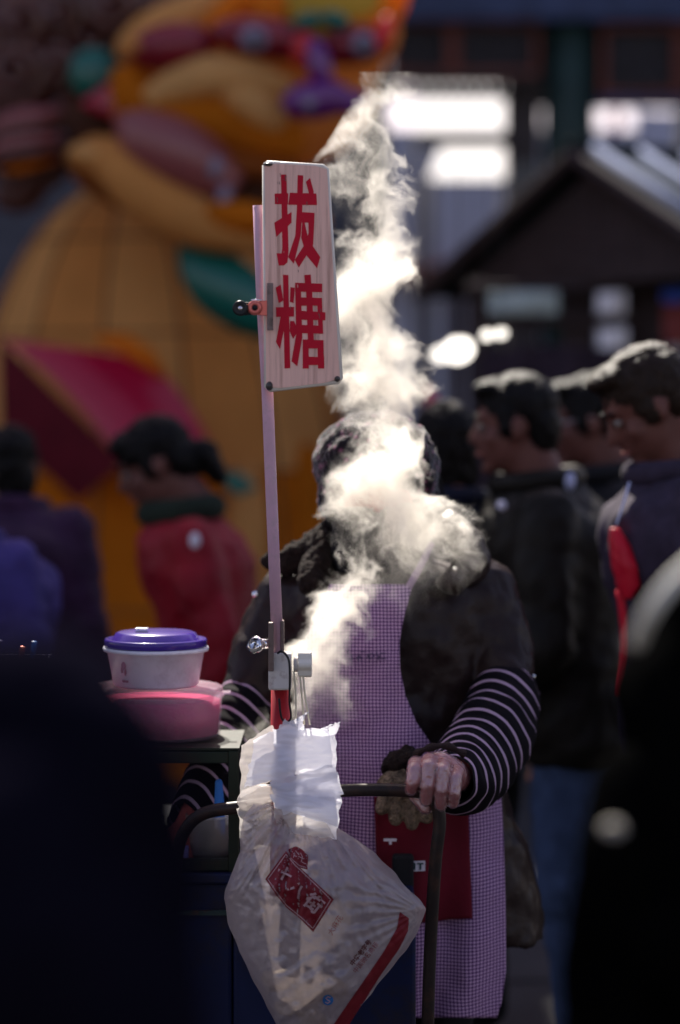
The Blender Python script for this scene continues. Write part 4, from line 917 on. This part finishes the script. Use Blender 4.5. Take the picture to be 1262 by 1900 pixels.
# striped oversleeves
def sleeve(name, path, m, nu=48, nv=110):
    pts = curve_pts([P(*p[:3]) for p in path], nv); rad = [p[3] for p in path]; n = len(path)-1
    L_ = [0]; 
    for a, b_2 in zip(pts, pts[1:]): L_.append(L_[-1]+(b_2-a).length)
    vs, fs, uvs = [], [], []; x = None
    for i, p in enumerate(pts):
        d = (pts[min(i+1, nv)]-pts[max(i-1, 0)]).normalized()
        if x is None: x, _y = frame(d)
        x = (x-d*x.dot(d)).normalized(); y = d.cross(x); tt = i/nv*n; j = min(int(tt), n-1); r0 = rad[j]+(rad[j+1]-rad[j])*(tt-j)
        for k in range(nu):
            a = 2*math.pi*k/nu; wv = mnoise.noise(Vector((math.cos(a)*1.6, math.sin(a)*1.6, L_[i]*16)))
            rr = r0*(1+.07*wv+.018*math.sin(L_[i]*175+2*math.sin(a)+wv*3))
            vs.append(p+x*rr*math.cos(a)+y*rr*math.sin(a)+d*.010*math.sin(2*a+1)); uvs.append((k/nu, L_[i]))
    for i in range(nv):
        for k in range(nu): fs.append((i*nu+k, i*nu+(k+1) % nu, (i+1)*nu+(k+1) % nu, (i+1)*nu+k))
    fs.append(tuple(range(nu)))
    return link(name, mesh(vs, fs, uvs), m, vendor)
sleeve('oversleeve', [(948, 1262, 4.575, .050), (936, 1300, 4.52, .068), (914, 1362, 4.44, .077), (884, 1412, 4.36, .076), (857, 1444, 4.28, .067), (845, 1449, 4.23, .054), (838, 1447, 4.195, .040)], M['stripe'])
sleeve('oversleeve', [(462, 1272, 4.57, .046), (446, 1325, 4.53, .058), (420, 1395, 4.47, .056), (385, 1465, 4.41, .052), (350, 1528, 4.35, .042)], M['stripe'])
G().tube(curve_pts([P(770, 1400, 4.20), P(795, 1388, 4.18), P(830, 1384, 4.19), P(862, 1400, 4.2)], 12), [.006+.002*math.sin(i*1.7) for i in range(13)], 8).build('cuff', M['cuffk'], vendor, True)
# apron
def coat_d(x, y, off):
    xc, rx, ry = lerp(CR, y) if y <= 1738 else lerp(CR, 1738)
    t = min(.98, abs(x-xc)/(rx*1.02)); return VD-(ry+off)*math.sqrt(1-t*t)-off*.4
AP = [(1085, 612, 765), (1120, 600, 756), (1150, 582, 748), (1190, 566, 741), (1240, 556, 742), (1290, 550, 752), (1340, 546, 772), (1390, 542, 806), (1430, 540, 850), (1465, 540, 928), (1550, 538, 933), (1700, 536, 937), (1800, 534, 938), (1860, 532, 930), (1888, 532, 921)]
def apf(off):
    def f(s, t):
        y = 1085+(1888-1085)*t; l, r_ = lerp(AP, y); x = l+(r_-l)*s
        fold = .013*math.sin(x*.055+y*.004+1.5*nz(x, y, 4, .006))*min(1, max(0, (y-1400)/300))+.006*nz(x, y, 0, .012)+.005*abs(nz(x+y*.6, y-x*.3, 8, .02))
        return V(x, y, coat_d(x, y, off)-.006+fold-.02*max(0, (y-1738)/150)*0)
    return f
ap = link('apron', grid(70, 130, apf(.034)), M['ging'], vendor)
md = ap.modifiers.new('thickness', 'SOLIDIFY'); md.thickness = .002
for pts in ([(758, 1090), (778, 1055), (800, 1010)],):
    g = G(); pp = curve_pts([V(x, y, coat_d(x, min(max(y, 1080), 1200), .03)-.006+(.05 if y < 1020 else 0)) for x, y in pts], 12); g.tube(pp, .007, 8); g.build('strap', M['ging'], ap, True)
# faint printed words on the bib
bib = mat('faded_grey_print', (.075, .055, .12), .9)
def bib_pt(px, py, off=.0): return V(px, py, coat_d(px, py, .034)-.0095-off+.006*nz(px, py, 0, .012))
PK = [(1478, 694, 868), (1708, 702, 876)]
def pkf(s, t):
    y = 1478+(1708-1478)*t+4*math.sin(s*5); l, r_ = lerp(PK, y); x = l+(r_-l)*s; return V(x, y, coat_d(x, y, .034)-.022+.010*math.sin(x*.055+y*.004)+.006*nz(x, y, 0, .012)-.006*math.sin(s*math.pi)*math.sin(t*math.pi))
pk = link('pocket', grid(30, 34, pkf), M['pocket'], ap); md = pk.modifiers.new('thickness', 'SOLIDIFY'); md.thickness = .003
def flatmark(pts, d, m, name, parent, th=.0005): return G().prism([P(x, y, d) for x, y in pts], th).build(name, m, parent)
dpk = coat_d(760, 1600, .034)-.044
flatmark([(712, 1556), (736, 1556), (736, 1561), (727, 1561), (727, 1567), (722, 1567), (722, 1561), (712, 1561)], dpk, M['patch'], 'printed_letter', pk)
lb = flatmark([(766, 1598), (789, 1597), (789, 1616), (766, 1617)], dpk-.004, M['patch'], 'cloth_label', pk)
inkg = mat('dark_green_ink', (.02, .06, .06), .8)
flatmark([(768, 1601), (771, 1601), (771, 1614), (768, 1614)], dpk-.005, inkg, 'printed_letter', lb)
flatmark([(774, 1601), (786, 1601), (786, 1604), (782, 1604), (782, 1614), (778, 1614), (778, 1604), (774, 1604)], dpk-.005, inkg, 'printed_letter', lb)
g = G(); g.pbox(728, 1588, 768, 1652, dpk-.02, dpk+.01); g.build('pouch', M['black'], ap, bevel=.006)
# knitted gloves tucked in behind the handle
gv = G(); gd = 4.30
for x, y, x2, y2 in ((716, 1475, 708, 1500), (738, 1478, 734, 1520), (762, 1478, 764, 1528), (786, 1474, 792, 1516)): gv.cap(P(x, y, gd), .014, P(x2, y2, gd-.01), .0125)
gv.ell(P(752, 1462, gd), (.046, .02, .026)); gv.chain([(P(718, 1456, gd), .018), (P(745, 1428, gd+.01), .020)])
kg = tag(gv.blob('work_glove', M['glovek'], None, .0035, 2, .004, .01), 'mottled tan knitted glove tucked into the apron behind the handlebar', 'glove')
tag(G().chain([(P(725, 1420, 4.31), .018), (P(752, 1408, 4.31), .022), (P(770, 1430, 4.31), .018)]).blob('fur_muff', M['furry'], None, .004, 2, .02, .02), 'tuft of black brown fur above the knitted glove', 'muff')

# ------------------------------------------------------------ lettering set on curved surfaces
def text_mesh(s, size_px, cx, cy, ang, surf, m, name, parent, bold=.0, squash=1.0):
    cu = bpy.data.curves.new('t', 'FONT'); cu.body = s; cu.size = 1; cu.offset = bold; cu.align_x = 'CENTER'; cu.align_y = 'CENTER'; cu.resolution_u = 2
    o = bpy.data.objects.new('t', cu); COL.objects.link(o); dg = bpy.context.evaluated_depsgraph_get(); dg.update()
    me = bpy.data.meshes.new_from_object(o.evaluated_get(dg)); bpy.data.objects.remove(o)
    ca, sa = math.cos(R(ang)), math.sin(R(ang))
    for v in me.vertices:
        x, y = v.co.x*size_px*squash, v.co.y*size_px
        v.co = surf(cx+x*ca+y*sa, cy+x*sa-y*ca)
    me.materials.clear(); return link(name, me, m, parent, False)
random.seed(8)
for cx_ in (650, 668, 686, 704):      # worn marks of the print, no longer legible
    for k in range(6):
        x0, y0 = cx_+random.uniform(-7, 5), 1216+random.uniform(-9, 8); a_ = random.choice((0, 0, 90, 60, -50)); l_ = random.uniform(5, 11)
        dx, dy = math.cos(R(a_))*l_, math.sin(R(a_))*l_; nx, ny = -dy/l_*1.0, dx/l_*1.0
        vs = [bib_pt(x0+nx, y0+ny, .003+k*.0001), bib_pt(x0+dx+nx, y0+dy+ny, .003+k*.0001), bib_pt(x0+dx-nx, y0+dy-ny, .003+k*.0001), bib_pt(x0-nx, y0-ny, .003+k*.0001)]
        link('printed_mark', mesh(vs, [(0, 1, 2, 3)]), bib, ap, False)

# ------------------------------------------------------------ plastic bags
M.update(
    bag=film('translucent_carrier_film', (.50, .42, .42), .48, .28, .17, .16, var=.12, scale=55, bump=.9),
    bagw=film('white_bag_film', (.80, .80, .88), .16, .42, .3, .06, var=.04, scale=25, bump=.15),
    bagclear=film('milky_bag_film', (.66, .62, .60), .35, .5, .25, .08, var=.08, scale=30, bump=.25),
    print_red=mat('dark_red_print', (.17, .010, .018), .5, var=.15), print_line=mat('bare_film_line', (.42, .26, .26), .6), print_blue=mat('blue_print', (.02, .12, .34), .5), print_dark=mat('brown_black_print', (.09, .02, .02), .6),
    trash=mat('crumpled_paper_waste', (.30, .24, .18), .9, var=.4, vscale=30, bump=.6),
)
BO = [(1492, 470, 560), (1515, 452, 590), (1545, 446, 642), (1580, 446, 692), (1620, 430, 733), (1650, 419, 760), (1668, 416, 778), (1686, 418, 790), (1712, 424, 784), (1735, 432, 772), (1765, 444, 752), (1800, 461, 722), (1850, 486, 682), (1900, 512, 645), (1960, 545, 606), (1985, 560, 590)]
BD = 4.075
def bag_d(px, py, side=1):
    l, r_ = lerp(BO, py); xc, hw = (l+r_)/2, max(4, (r_-l)/2); t = max(-1, min(1, (px-xc)/hw))
    prof = min(1, max(0, (py-1485)/160))*min(1, max(.05, (1990-py)/160))
    th = .078*prof*max(0, 1-t*t)**.62+.004
    a = math.atan2(px-556, py-1465); rr = math.hypot(px-556, py-1465)
    w_ = a*30+3*nz(px*.4, py, 3, .012); folds = (.017*abs(nz(a*6.5, rr*.007, 3))+.011*abs(nz(a*15, rr*.010, 6)))*math.exp(-((rr-170)/190)**2)+.0065*abs(nz(px, py, 1, .03))+.0035*abs(nz(px, py, 5, .075))
    b2 = math.hypot(px-785, py-1690); a2 = math.atan2(py-1690, 785-px); folds += .004*math.sin(a2*30+2*nz(px, py, 7, .02))*math.exp(-(b2/140)**2)
    g_ = (px-640)*.55+(py-1800)*.8; folds += .0022*math.sin(g_*.22)*math.exp(-((py-1830)/80)**2)
    edge = max(0, 1-abs(t)**4)
    return BD-side*(th+folds*edge*1.2)
def bagf(side):
    def f(s, t):
        y = 1492+(1985-1492)*t; l, r_ = lerp(BO, y)
        l += 3*nz(y, 1, 0, .03); r_ += 5*nz(y, 9, 0, .04); x = l+(r_-l)*(.5-.5*math.cos(math.pi*s)); return P(x, y, bag_d(x, y, side))
    return f
bagr = eye_root('carrier_bag', P(575, 1985, BD), 'big translucent carrier bag with a dark red printed logo tied to the cart handle', 'bag')
link('film', grid(120, 150, bagf(1)), M['bag'], bagr); link('film', grid(60, 80, bagf(-1)), M['bag'], bagr)
def onbag(off): return lambda x, y: P(x, y, bag_d(x, y, 1)-off)
def decal(poly, m, off, name, parent, step=5):
    bm = bmesh.new(); vs = [bm.verts.new((x, y, 0)) for x, y in poly]; bm.faces.new(vs); bmesh.ops.triangulate(bm, faces=bm.faces)
    for _ in range(9):
        es = [e for e in bm.edges if e.calc_length() > step]
        if not es: break
        bmesh.ops.subdivide_edges(bm, edges=es, cuts=1); bmesh.ops.triangulate(bm, faces=[f for f in bm.faces if len(f.verts) > 3])
    f = onbag(off)
    for v in bm.verts: v.co = f(v.co.x, v.co.y)
    me = bpy.data.meshes.new('d'); bm.to_mesh(me); bm.free(); return link(name, me, m, parent, True)
def Z(x, y): return (470+x/3.824, 1560+y/3.824)
lg = decal([Z(85, 272), Z(232, 72), Z(300, 160), Z(372, 228), Z(480, 330), Z(572, 415), Z(425, 648), Z(340, 560), Z(230, 470), Z(160, 380)], M['print_red'], .0010, 'printed_logo', bagr)
decal([Z(250, 60), Z(300, 38), Z(345, 60), Z(390, 105), Z(385, 205), Z(330, 190), Z(265, 130)], M['print_red'], .0010, 'printed_logo', bagr)
def lineon(pts, w, m, name, parent, off=.0022):
    f = onbag(off); P2 = [];
    for (a, b2), (c_, d_) in zip(pts, pts[1:]):
        n = max(1, int(math.hypot(c_-a, d_-b2)/4)); P2 += [(a+(c_-a)*i/n, b2+(d_-b2)*i/n) for i in range(n)]
    P2.append(pts[-1]); vs = []
    for i, (x, y) in enumerate(P2):
        x0, y0 = P2[max(0, i-1)]; x1, y1 = P2[min(len(P2)-1, i+1)]; L_ = math.hypot(x1-x0, y1-y0) or 1; nx, ny = -(y1-y0)/L_*w/2, (x1-x0)/L_*w/2
        vs += [f(x+nx, y+ny), f(x-nx, y-ny)]
    fs = [(2*i, 2*i+1, 2*i+3, 2*i+2) for i in range(len(P2)-1)]
    return link(name, mesh(vs, fs), m, parent, True)
lineon([Z(104, 272), Z(232, 96), Z(296, 172), Z(368, 240), Z(474, 342), Z(550, 417), Z(423, 622), Z(350, 552), Z(238, 460), Z(172, 375), Z(104, 272)], 1.6, M['print_line'], 'printed_outline', lg)
lineon([Z(250, 75), Z(262, 120), Z(325, 175), Z(375, 190)], 1.2, M['print_line'], 'printed_outline', lg)
text_mesh('十', 26, *Z(218, 240), 28, onbag(.0028), M['print_line'], 'printed_character', lg, .035, 1.1)
text_mesh('八', 26, *Z(305, 350), 40, onbag(.0028), M['print_line'], 'printed_character', lg, .035, 1.1)
text_mesh('街', 34, *Z(425, 450), 40, onbag(.0028), M['print_line'], 'printed_character', lg, .03, 1.0)
for pl_ in ([(275, 75), (290, 95), (285, 120)], [(300, 70), (325, 100), (318, 130)], [(335, 85), (350, 115), (340, 150)], [(270, 100), (310, 112)], [(320, 110), (365, 130)], [(345, 150), (372, 165)]):
    lineon([Z(*q_) for q_ in pl_], 1.3, M['print_line'], 'printed_mark', lg)
text_mesh('大麻花', 13.5, *Z(585, 600), -58, onbag(.0022), M['print_red'], 'printed_words', bagr, -.004)
text_mesh('中华老字号', 11.5, *Z(765, 795), -52, onbag(.0022), M['print_dark'], 'printed_words', bagr, .03)
text_mesh('中国驰名商标', 11.5, *Z(800, 830), -52, onbag(.0022), M['print_red'], 'printed_words', bagr, .0)
decal([Z(1040, 505), Z(1105, 550), Z(1098, 640), Z(1040, 760), Z(900, 960), Z(690, 1290), Z(600, 1420), Z(500, 1420), Z(600, 1260), Z(780, 1000), Z(930, 780), Z(1020, 620)], M['print_red'], .0012, 'printed_band', bagr)
cxx, cyy = Z(530, 1130); decal([(cxx+10*math.cos(i*math.pi/12), cyy+10*math.sin(i*math.pi/12)) for i in range(24)], M['print_blue'], .0012, 'printed_roundel', bagr, 4)
lineon([(cxx+5, cyy-4.5), (cxx, cyy-6), (cxx-4, cyy-3.5), (cxx, cyy), (cxx+4, cyy+3), (cxx, cyy+6), (cxx-5, cyy+4)], 1.8, M['print_line'], 'printed_mark', bagr)
# what is inside: crumpled bags, sticks and waste at the bottom
g = G(); random.seed(3)
for i in range(16):
    x = random.uniform(500, 640); y = random.uniform(1800, 1930); l, r_ = lerp(BO, y)
    if l+25 < x < r_-25: g.ell(P(x, y, BD+random.uniform(-.01, .02)), [random.uniform(.012, .026) for _ in range(3)], Matrix.Rotation(random.random()*3, 3, 'X'))
g.blob('waste', M['trash'], bagr, .005, 1, .02, .02)
# knot of the bag pulled over the tube and the torn mouth
def sheet(poly4, d0, m, name, parent, amp=.006, seed=0, n=40, th=None, curl=0):
    (a, b, c_, d_) = [Vector((x, y, 0)) for x, y in poly4]
    def f(s, t):
        e = .03*math.sin(s*9+seed)*(1 if 0 < t < 1 else .6); p = a.lerp(b, s).lerp(d_.lerp(c_, s), t); x, y = p.x+4*nz(s*3, seed, t*3, 1.3)+1.2*nz(s*9, seed, t*9, 1.1), p.y+4*nz(seed, s*3, t*3, 1.7)+1.2*nz(seed, s*9, t*9, 1.3)
        rid = abs(nz(x*.5, y, seed*7, .022))+.22*abs(nz(x*.5, y*1.4, seed*3+5, .06)); return P(x, y, d0-amp*1.5*rid-curl*math.sin(math.pi*s)*math.sin(math.pi*t)+.002*math.sin(seed))
    o = link(name, grid(n, n, f), m, parent); return o
sheet([(452, 1478), (560, 1470), (565, 1540), (470, 1535)], 4.085, M['bagclear'], 'bag_mouth', bagr, .008, 2)
sheet([(440, 1500), (500, 1490), (560, 1560), (450, 1580)], 4.08, M['bagclear'], 'bag_mouth', bagr, .010, 5)
g = G(); g.tube(curve_pts([P(452, 1490, 4.10), P(470, 1478, 4.085), P(500, 1472, 4.08), P(530, 1480, 4.085)], 10), [.014, .016, .018, .017, .016, .018, .016, .015, .014, .013, .012], 12); g.build('bag_knot', M['bagclear'], bagr, True)
# bundle of new white bags hung on the hook
wb = eye_root('bag_bundle', P(545, 1560, 4.04), 'bundle of folded new white plastic bags hanging on the hook above the big bag', 'bags')
SH = [([(446, 1385), (505, 1345), (560, 1420), (446, 1480)], 4.060, 'bagclear', .006), ([(470, 1372), (545, 1338), (540, 1440), (462, 1460)], 4.052, 'bagw', .006),
      ([(520, 1350), (622, 1352), (626, 1432), (500, 1440)], 4.045, 'bagw', .006), ([(505, 1352), (612, 1356), (618, 1425), (520, 1432)], 4.036, 'bagw', .007),
      ([(462, 1418), (530, 1380), (548, 1440), (452, 1462)], 4.040, 'bagw', .006), ([(500, 1452), (620, 1418), (637, 1474), (520, 1500)], 4.032, 'bagw', .008),
      ([(512, 1462), (628, 1432), (634, 1490), (525, 1512)], 4.026, 'bagw', .008), ([(492, 1455), (560, 1450), (632, 1482), (626, 1535)], 4.030, 'bagw', .008),
      ([(500, 1475), (622, 1478), (627, 1534), (512, 1500)], 4.020, 'bagw', .008), ([(512, 1500), (600, 1515), (622, 1556), (548, 1548)], 4.034, 'bagclear', .009),
      ([(500, 1440), (540, 1450), (552, 1560), (515, 1548)], 4.046, 'bagclear', .010), ([(560, 1440), (620, 1450), (624, 1560), (560, 1530)], 4.040, 'bagw', .006)]
for i, (pl_, d_, m_, am) in enumerate(SH): sheet(pl_, d_, M[m_], 'folded_bag', wb, am, i+1)
for pts in ([(528, 1342), (548, 1338), (573, 1318), (556, 1352)], [(596, 1352), (612, 1346), (634, 1338), (618, 1372)], [(518, 1352), (530, 1334), (545, 1342), (540, 1360)], [(540, 1355), (556, 1330), (566, 1350), (552, 1372)]):
    sheet(pts, 4.038, M['bagw'], 'bag_handle', wb, .004, pts[0][0], 12)

# ------------------------------------------------------------ steam: a turbulent density field, swirled step by step
def fftnoise(n, slope, seed, kmin=1, kmax=None):
    rs = np.random.RandomState(seed); w_ = rs.standard_normal((n, n, n)); F_ = np.fft.rfftn(w_)
    k1 = np.fft.fftfreq(n)*n; k3 = np.fft.rfftfreq(n)*n; K_ = np.sqrt(k1[:, None, None]**2+k1[None, :, None]**2+k3[None, None, :]**2); K_[0, 0, 0] = 1
    a = K_**slope; a[K_ < kmin] = 0
    if kmax: a *= np.exp(-(K_/kmax)**2)
    a[0, 0, 0] = 0; f = np.fft.irfftn(F_*a, s=(n, n, n)); return (f/f.std()).astype(np.float32)
def sample(f, p, L_):
    """trilinear, periodic; f (n,n,n,c) or (n,n,n); p (N,3)"""
    n = f.shape[0]; x = (p/L_*n); i0 = np.floor(x).astype(np.int32); w = (x-i0).astype(np.float32); i0 %= n; i1 = (i0+1) % n; out = 0
    for a in (0, 1):
        for b3 in (0, 1):
            for c3 in (0, 1):
                ww = (w[:, 0] if a else 1-w[:, 0])*(w[:, 1] if b3 else 1-w[:, 1])*(w[:, 2] if c3 else 1-w[:, 2])
                ix = (i1 if a else i0)[:, 0]; iy = (i1 if b3 else i0)[:, 1]; iz = (i1 if c3 else i0)[:, 2]
                v = f[ix, iy, iz]; out = out+(v*ww[:, None] if f.ndim == 4 else v*ww)
    return out
def curl(seed, n, slope, kmax):
    A3 = [fftnoise(n, slope, seed+i, 1, kmax) for i in range(3)]; d = lambda f, ax: (np.roll(f, -1, ax)-np.roll(f, 1, ax))/2
    v = np.stack([d(A3[2], 1)-d(A3[1], 2), d(A3[0], 2)-d(A3[2], 0), d(A3[1], 0)-d(A3[0], 1)], -1); return (v/np.sqrt((v**2).sum(-1).mean())).astype(np.float32)
SD_ = 4.29; VX = .0025
#  (py, centre px, half width px, depth, half depth m, density)
COLM = [(195, 724, 22, 4.30, .02, .14), (225, 726, 38, 4.30, .03, .30), (260, 716, 50, 4.30, .035, .34), (300, 690, 60, 4.30, .036, .40), (340, 676, 58, 4.30, .040, .58), (400, 674, 54, 4.30, .05, .78), (450, 682, 58, 4.30, .055, .80),
        (500, 694, 68, 4.30, .056, .62), (550, 714, 68, 4.30, .05, .66), (600, 716, 80, 4.30, .06, 1.1), (650, 724, 86, 4.30, .065, 1.25), (700, 722, 92, 4.30, .07, 1.2), (750, 702, 70, 4.30, .055, .85), (790, 690, 42, 4.29, .04, .75),
        (850, 688, 40, 4.29, .04, .80), (885, 702, 56, 4.29, .045, 1.1), (915, 726, 88, 4.29, .055, 1.5), (950, 742, 118, 4.29, .07, 2.1), (1000, 744, 122, 4.29, .065, 2.1), (1040, 736, 112, 4.29, .06, .6), (1090, 720, 100, 4.28, .05, .24), (1140, 700, 80, 4.27, .04, .13), (1180, 690, 50, 4.27, .03, .0)]
COLL = [(1020, 632, 8, 4.27, .018, .6), (1060, 626, 26, 4.27, .03, 1.3), (1110, 620, 40, 4.27, .038, 1.7), (1170, 618, 46, 4.27, .04, 1.8), (1230, 620, 50, 4.27, .042, 1.8), (1290, 606, 56, 4.27, .045, 1.5), (1340, 585, 70, 4.27, .05, 1.3), (1420, 560, 70, 4.29, .05, .6)]
COLK = [(1270, 488, 14, 4.40, .02, .5), (1300, 490, 34, 4.40, .04, 1.3), (1350, 490, 44, 4.40, .05, 1.5), (1430, 480, 60, 4.40, .05, 1.2)]
xr_, yr_, zr_ = (P(425, 0, SD_).x, P(925, 0, SD_).x), (4.16, 4.46), (P(0, 1425, SD_).z, P(0, 120, SD_).z)
nx_, ny_, nz_ = [int(round((b2-a)/VX))+1 for a, b2 in (xr_, yr_, zr_)]
ax = [np.linspace(a, b2, n).astype(np.float32) for (a, b2), n in zip((xr_, yr_, zr_), (nx_, ny_, nz_))]
GX, GY, GZ = np.meshgrid(*ax, indexing='ij'); PP = np.stack([GX.ravel(), GY.ravel(), GZ.ravel()], 1)
def envelope(p, add=0.0):
    px = CX+p[:, 0]/p[:, 1]*FPX; py = HZ-(p[:, 2]-CAMZ)/p[:, 1]*FPX; e = np.zeros(len(p), np.float32)
    for tab in (COLM, COLL, COLK):
        T = np.array(tab); c_, h_, d_, hd_, w_ = [np.interp(py, T[:, 0], T[:, i]) for i in range(1, 6)]; h_ = h_*.86
        r2 = ((px-c_)/(h_+add))**2+((p[:, 1]-d_)/(hd_+add*.00096))**2; inside = (py > T[0, 0]-12-add) & (py < T[-1, 0]+5+add)
        e = np.maximum(e, np.where(inside, w_*np.clip(1.35-r2, 0, 1)**.8, 0).astype(np.float32))
    return e
act = np.where(envelope(PP, 50) > 0)[0]; p = PP[act].copy()
def near(f, p, L_): i = np.floor(p*np.float32(f.shape[0]/L_)).astype(np.int32) & (f.shape[0]-1); return f[i[:, 0], i[:, 1], i[:, 2]]
big = curl(21, 64, -2.6, 5); mid = curl(5, 128, -2.8, 10); fine = curl(33, 128, -2.2, 20)
hgt = np.clip((p[:, 2]-1.0)/1.0, 0, 1)[:, None].astype(np.float32); edge = 1.0
for st in range(16):
    p -= .0042*near(mid, p+np.float32(.0031*st), .32)*(.75+.5*hgt); p -= .0024*near(fine, p+np.float32(.0017*st), .20)
    if st % 4 == 0: p -= .0060*near(big, p, .64)
env = envelope(p)
s0 = fftnoise(128, -1.75, 77, 1, 44); q_ = p*np.array([1.25, 1.25, .7], np.float32)
f1 = sample(s0, q_, .30); f2 = sample(s0, q_[:, ::-1].copy()+.11, .125)
tex = .62*f1+.34*f2
ridge = np.exp(-(np.abs(f1)/.28)**2)*.55+np.exp(-(np.abs(f2)/.35)**2)*.35
fil = np.exp(-(np.abs(f1+.25*f2)/.16)**2)+.7*np.exp(-(np.abs(f2)/.18)**2)
e1 = np.clip(env, 0, 2.0)
den = e1**1.6*np.exp(1.15*np.clip(tex, -2.2, 1.5)-.45)+.85*fil*np.clip(e1*1.8, 0, 1)**1.6*np.clip(1.2-e1*.7, .12, 1)*np.clip(.7+.6*f1, 0, 1.5)
den = np.clip(den-.04, 0, 3.0)
DEN = np.zeros(len(PP), np.float32); DEN[act] = den
me = bpy.data.meshes.new('steam_field'); me.vertices.add(DEN.size); at_ = me.attributes.new('dens', 'FLOAT', 'POINT'); at_.data.foreach_set('value', DEN)
src = bpy.data.objects.new('steam_field', me)
vm = bpy.data.materials.new('steam'); vm.use_nodes = True; nt = vm.node_tree; nt.nodes.clear(); o_ = _n(nt, 'ShaderNodeOutputMaterial'); pv = _n(nt, 'ShaderNodeVolumePrincipled')
pv.inputs['Color'].default_value = (.985, .96, .91, 1); pv.inputs['Density'].default_value = 11.5; pv.inputs['Anisotropy'].default_value = .6; nt.links.new(pv.outputs[0], o_.inputs['Volume'])
ng = bpy.data.node_groups.new('steam', 'GeometryNodeTree'); ng.interface.new_socket('Geometry', in_out='INPUT', socket_type='NodeSocketGeometry'); ng.interface.new_socket('Geometry', in_out='OUTPUT', socket_type='NodeSocketGeometry')
N = ng.nodes; L = ng.links; go = N.new('NodeGroupOutput'); gi = N.new('NodeGroupInput'); vc = N.new('GeometryNodeVolumeCube')
mn = (ax[0][0], ax[1][0], ax[2][0]); mx_ = (ax[0][-1], ax[1][-1], ax[2][-1])
vc.inputs['Min'].default_value = mn; vc.inputs['Max'].default_value = mx_
for s_, n in zip('XYZ', (nx_, ny_, nz_)): vc.inputs['Resolution '+s_].default_value = n
pos = N.new('GeometryNodeInputPosition'); chain = [('SUBTRACT', mn), ('DIVIDE', tuple((b2-a)/(n-1) for a, b2, n in zip(mn, mx_, (nx_, ny_, nz_)))), ('ADD', (.5, .5, .5)), ('FLOOR', None), ('DOT_PRODUCT', (ny_*nz_, nz_, 1))]
last = pos.outputs[0]
for op, val in chain:
    n_ = N.new('ShaderNodeVectorMath'); n_.operation = op; L.new(last, n_.inputs[0])
    if val: n_.inputs[1].default_value = val
    last = n_.outputs['Value'] if op == 'DOT_PRODUCT' else n_.outputs[0]
oi = N.new('GeometryNodeObjectInfo'); oi.inputs['Object'].default_value = src
si = N.new('GeometryNodeSampleIndex'); si.data_type = 'FLOAT'; si.domain = 'POINT'; si.clamp = True
na = N.new('GeometryNodeInputNamedAttribute'); na.data_type = 'FLOAT'; na.inputs['Name'].default_value = 'dens'
L.new(oi.outputs['Geometry'], si.inputs['Geometry']); L.new(na.outputs[0], si.inputs['Value']); L.new(last, si.inputs['Index']); L.new(si.outputs[0], vc.inputs['Density'])
sm = N.new('GeometryNodeSetMaterial'); sm.inputs['Material'].default_value = vm; L.new(vc.outputs[0], sm.inputs[0]); L.new(sm.outputs[0], go.inputs[0])
vd = bpy.data.volumes.new('steam'); vd.materials.append(vm); st_ = bpy.data.objects.new('steam', vd); COL.objects.link(st_)
st_.modifiers.new('steam', 'NODES').node_group = ng; tag(st_, 'bright sunlit steam curling up in front of the vendor\'s face', 'steam', kind='stuff')
print('steam voxels', nx_, ny_, nz_, 'active', len(act), 'max', float(DEN.max()))
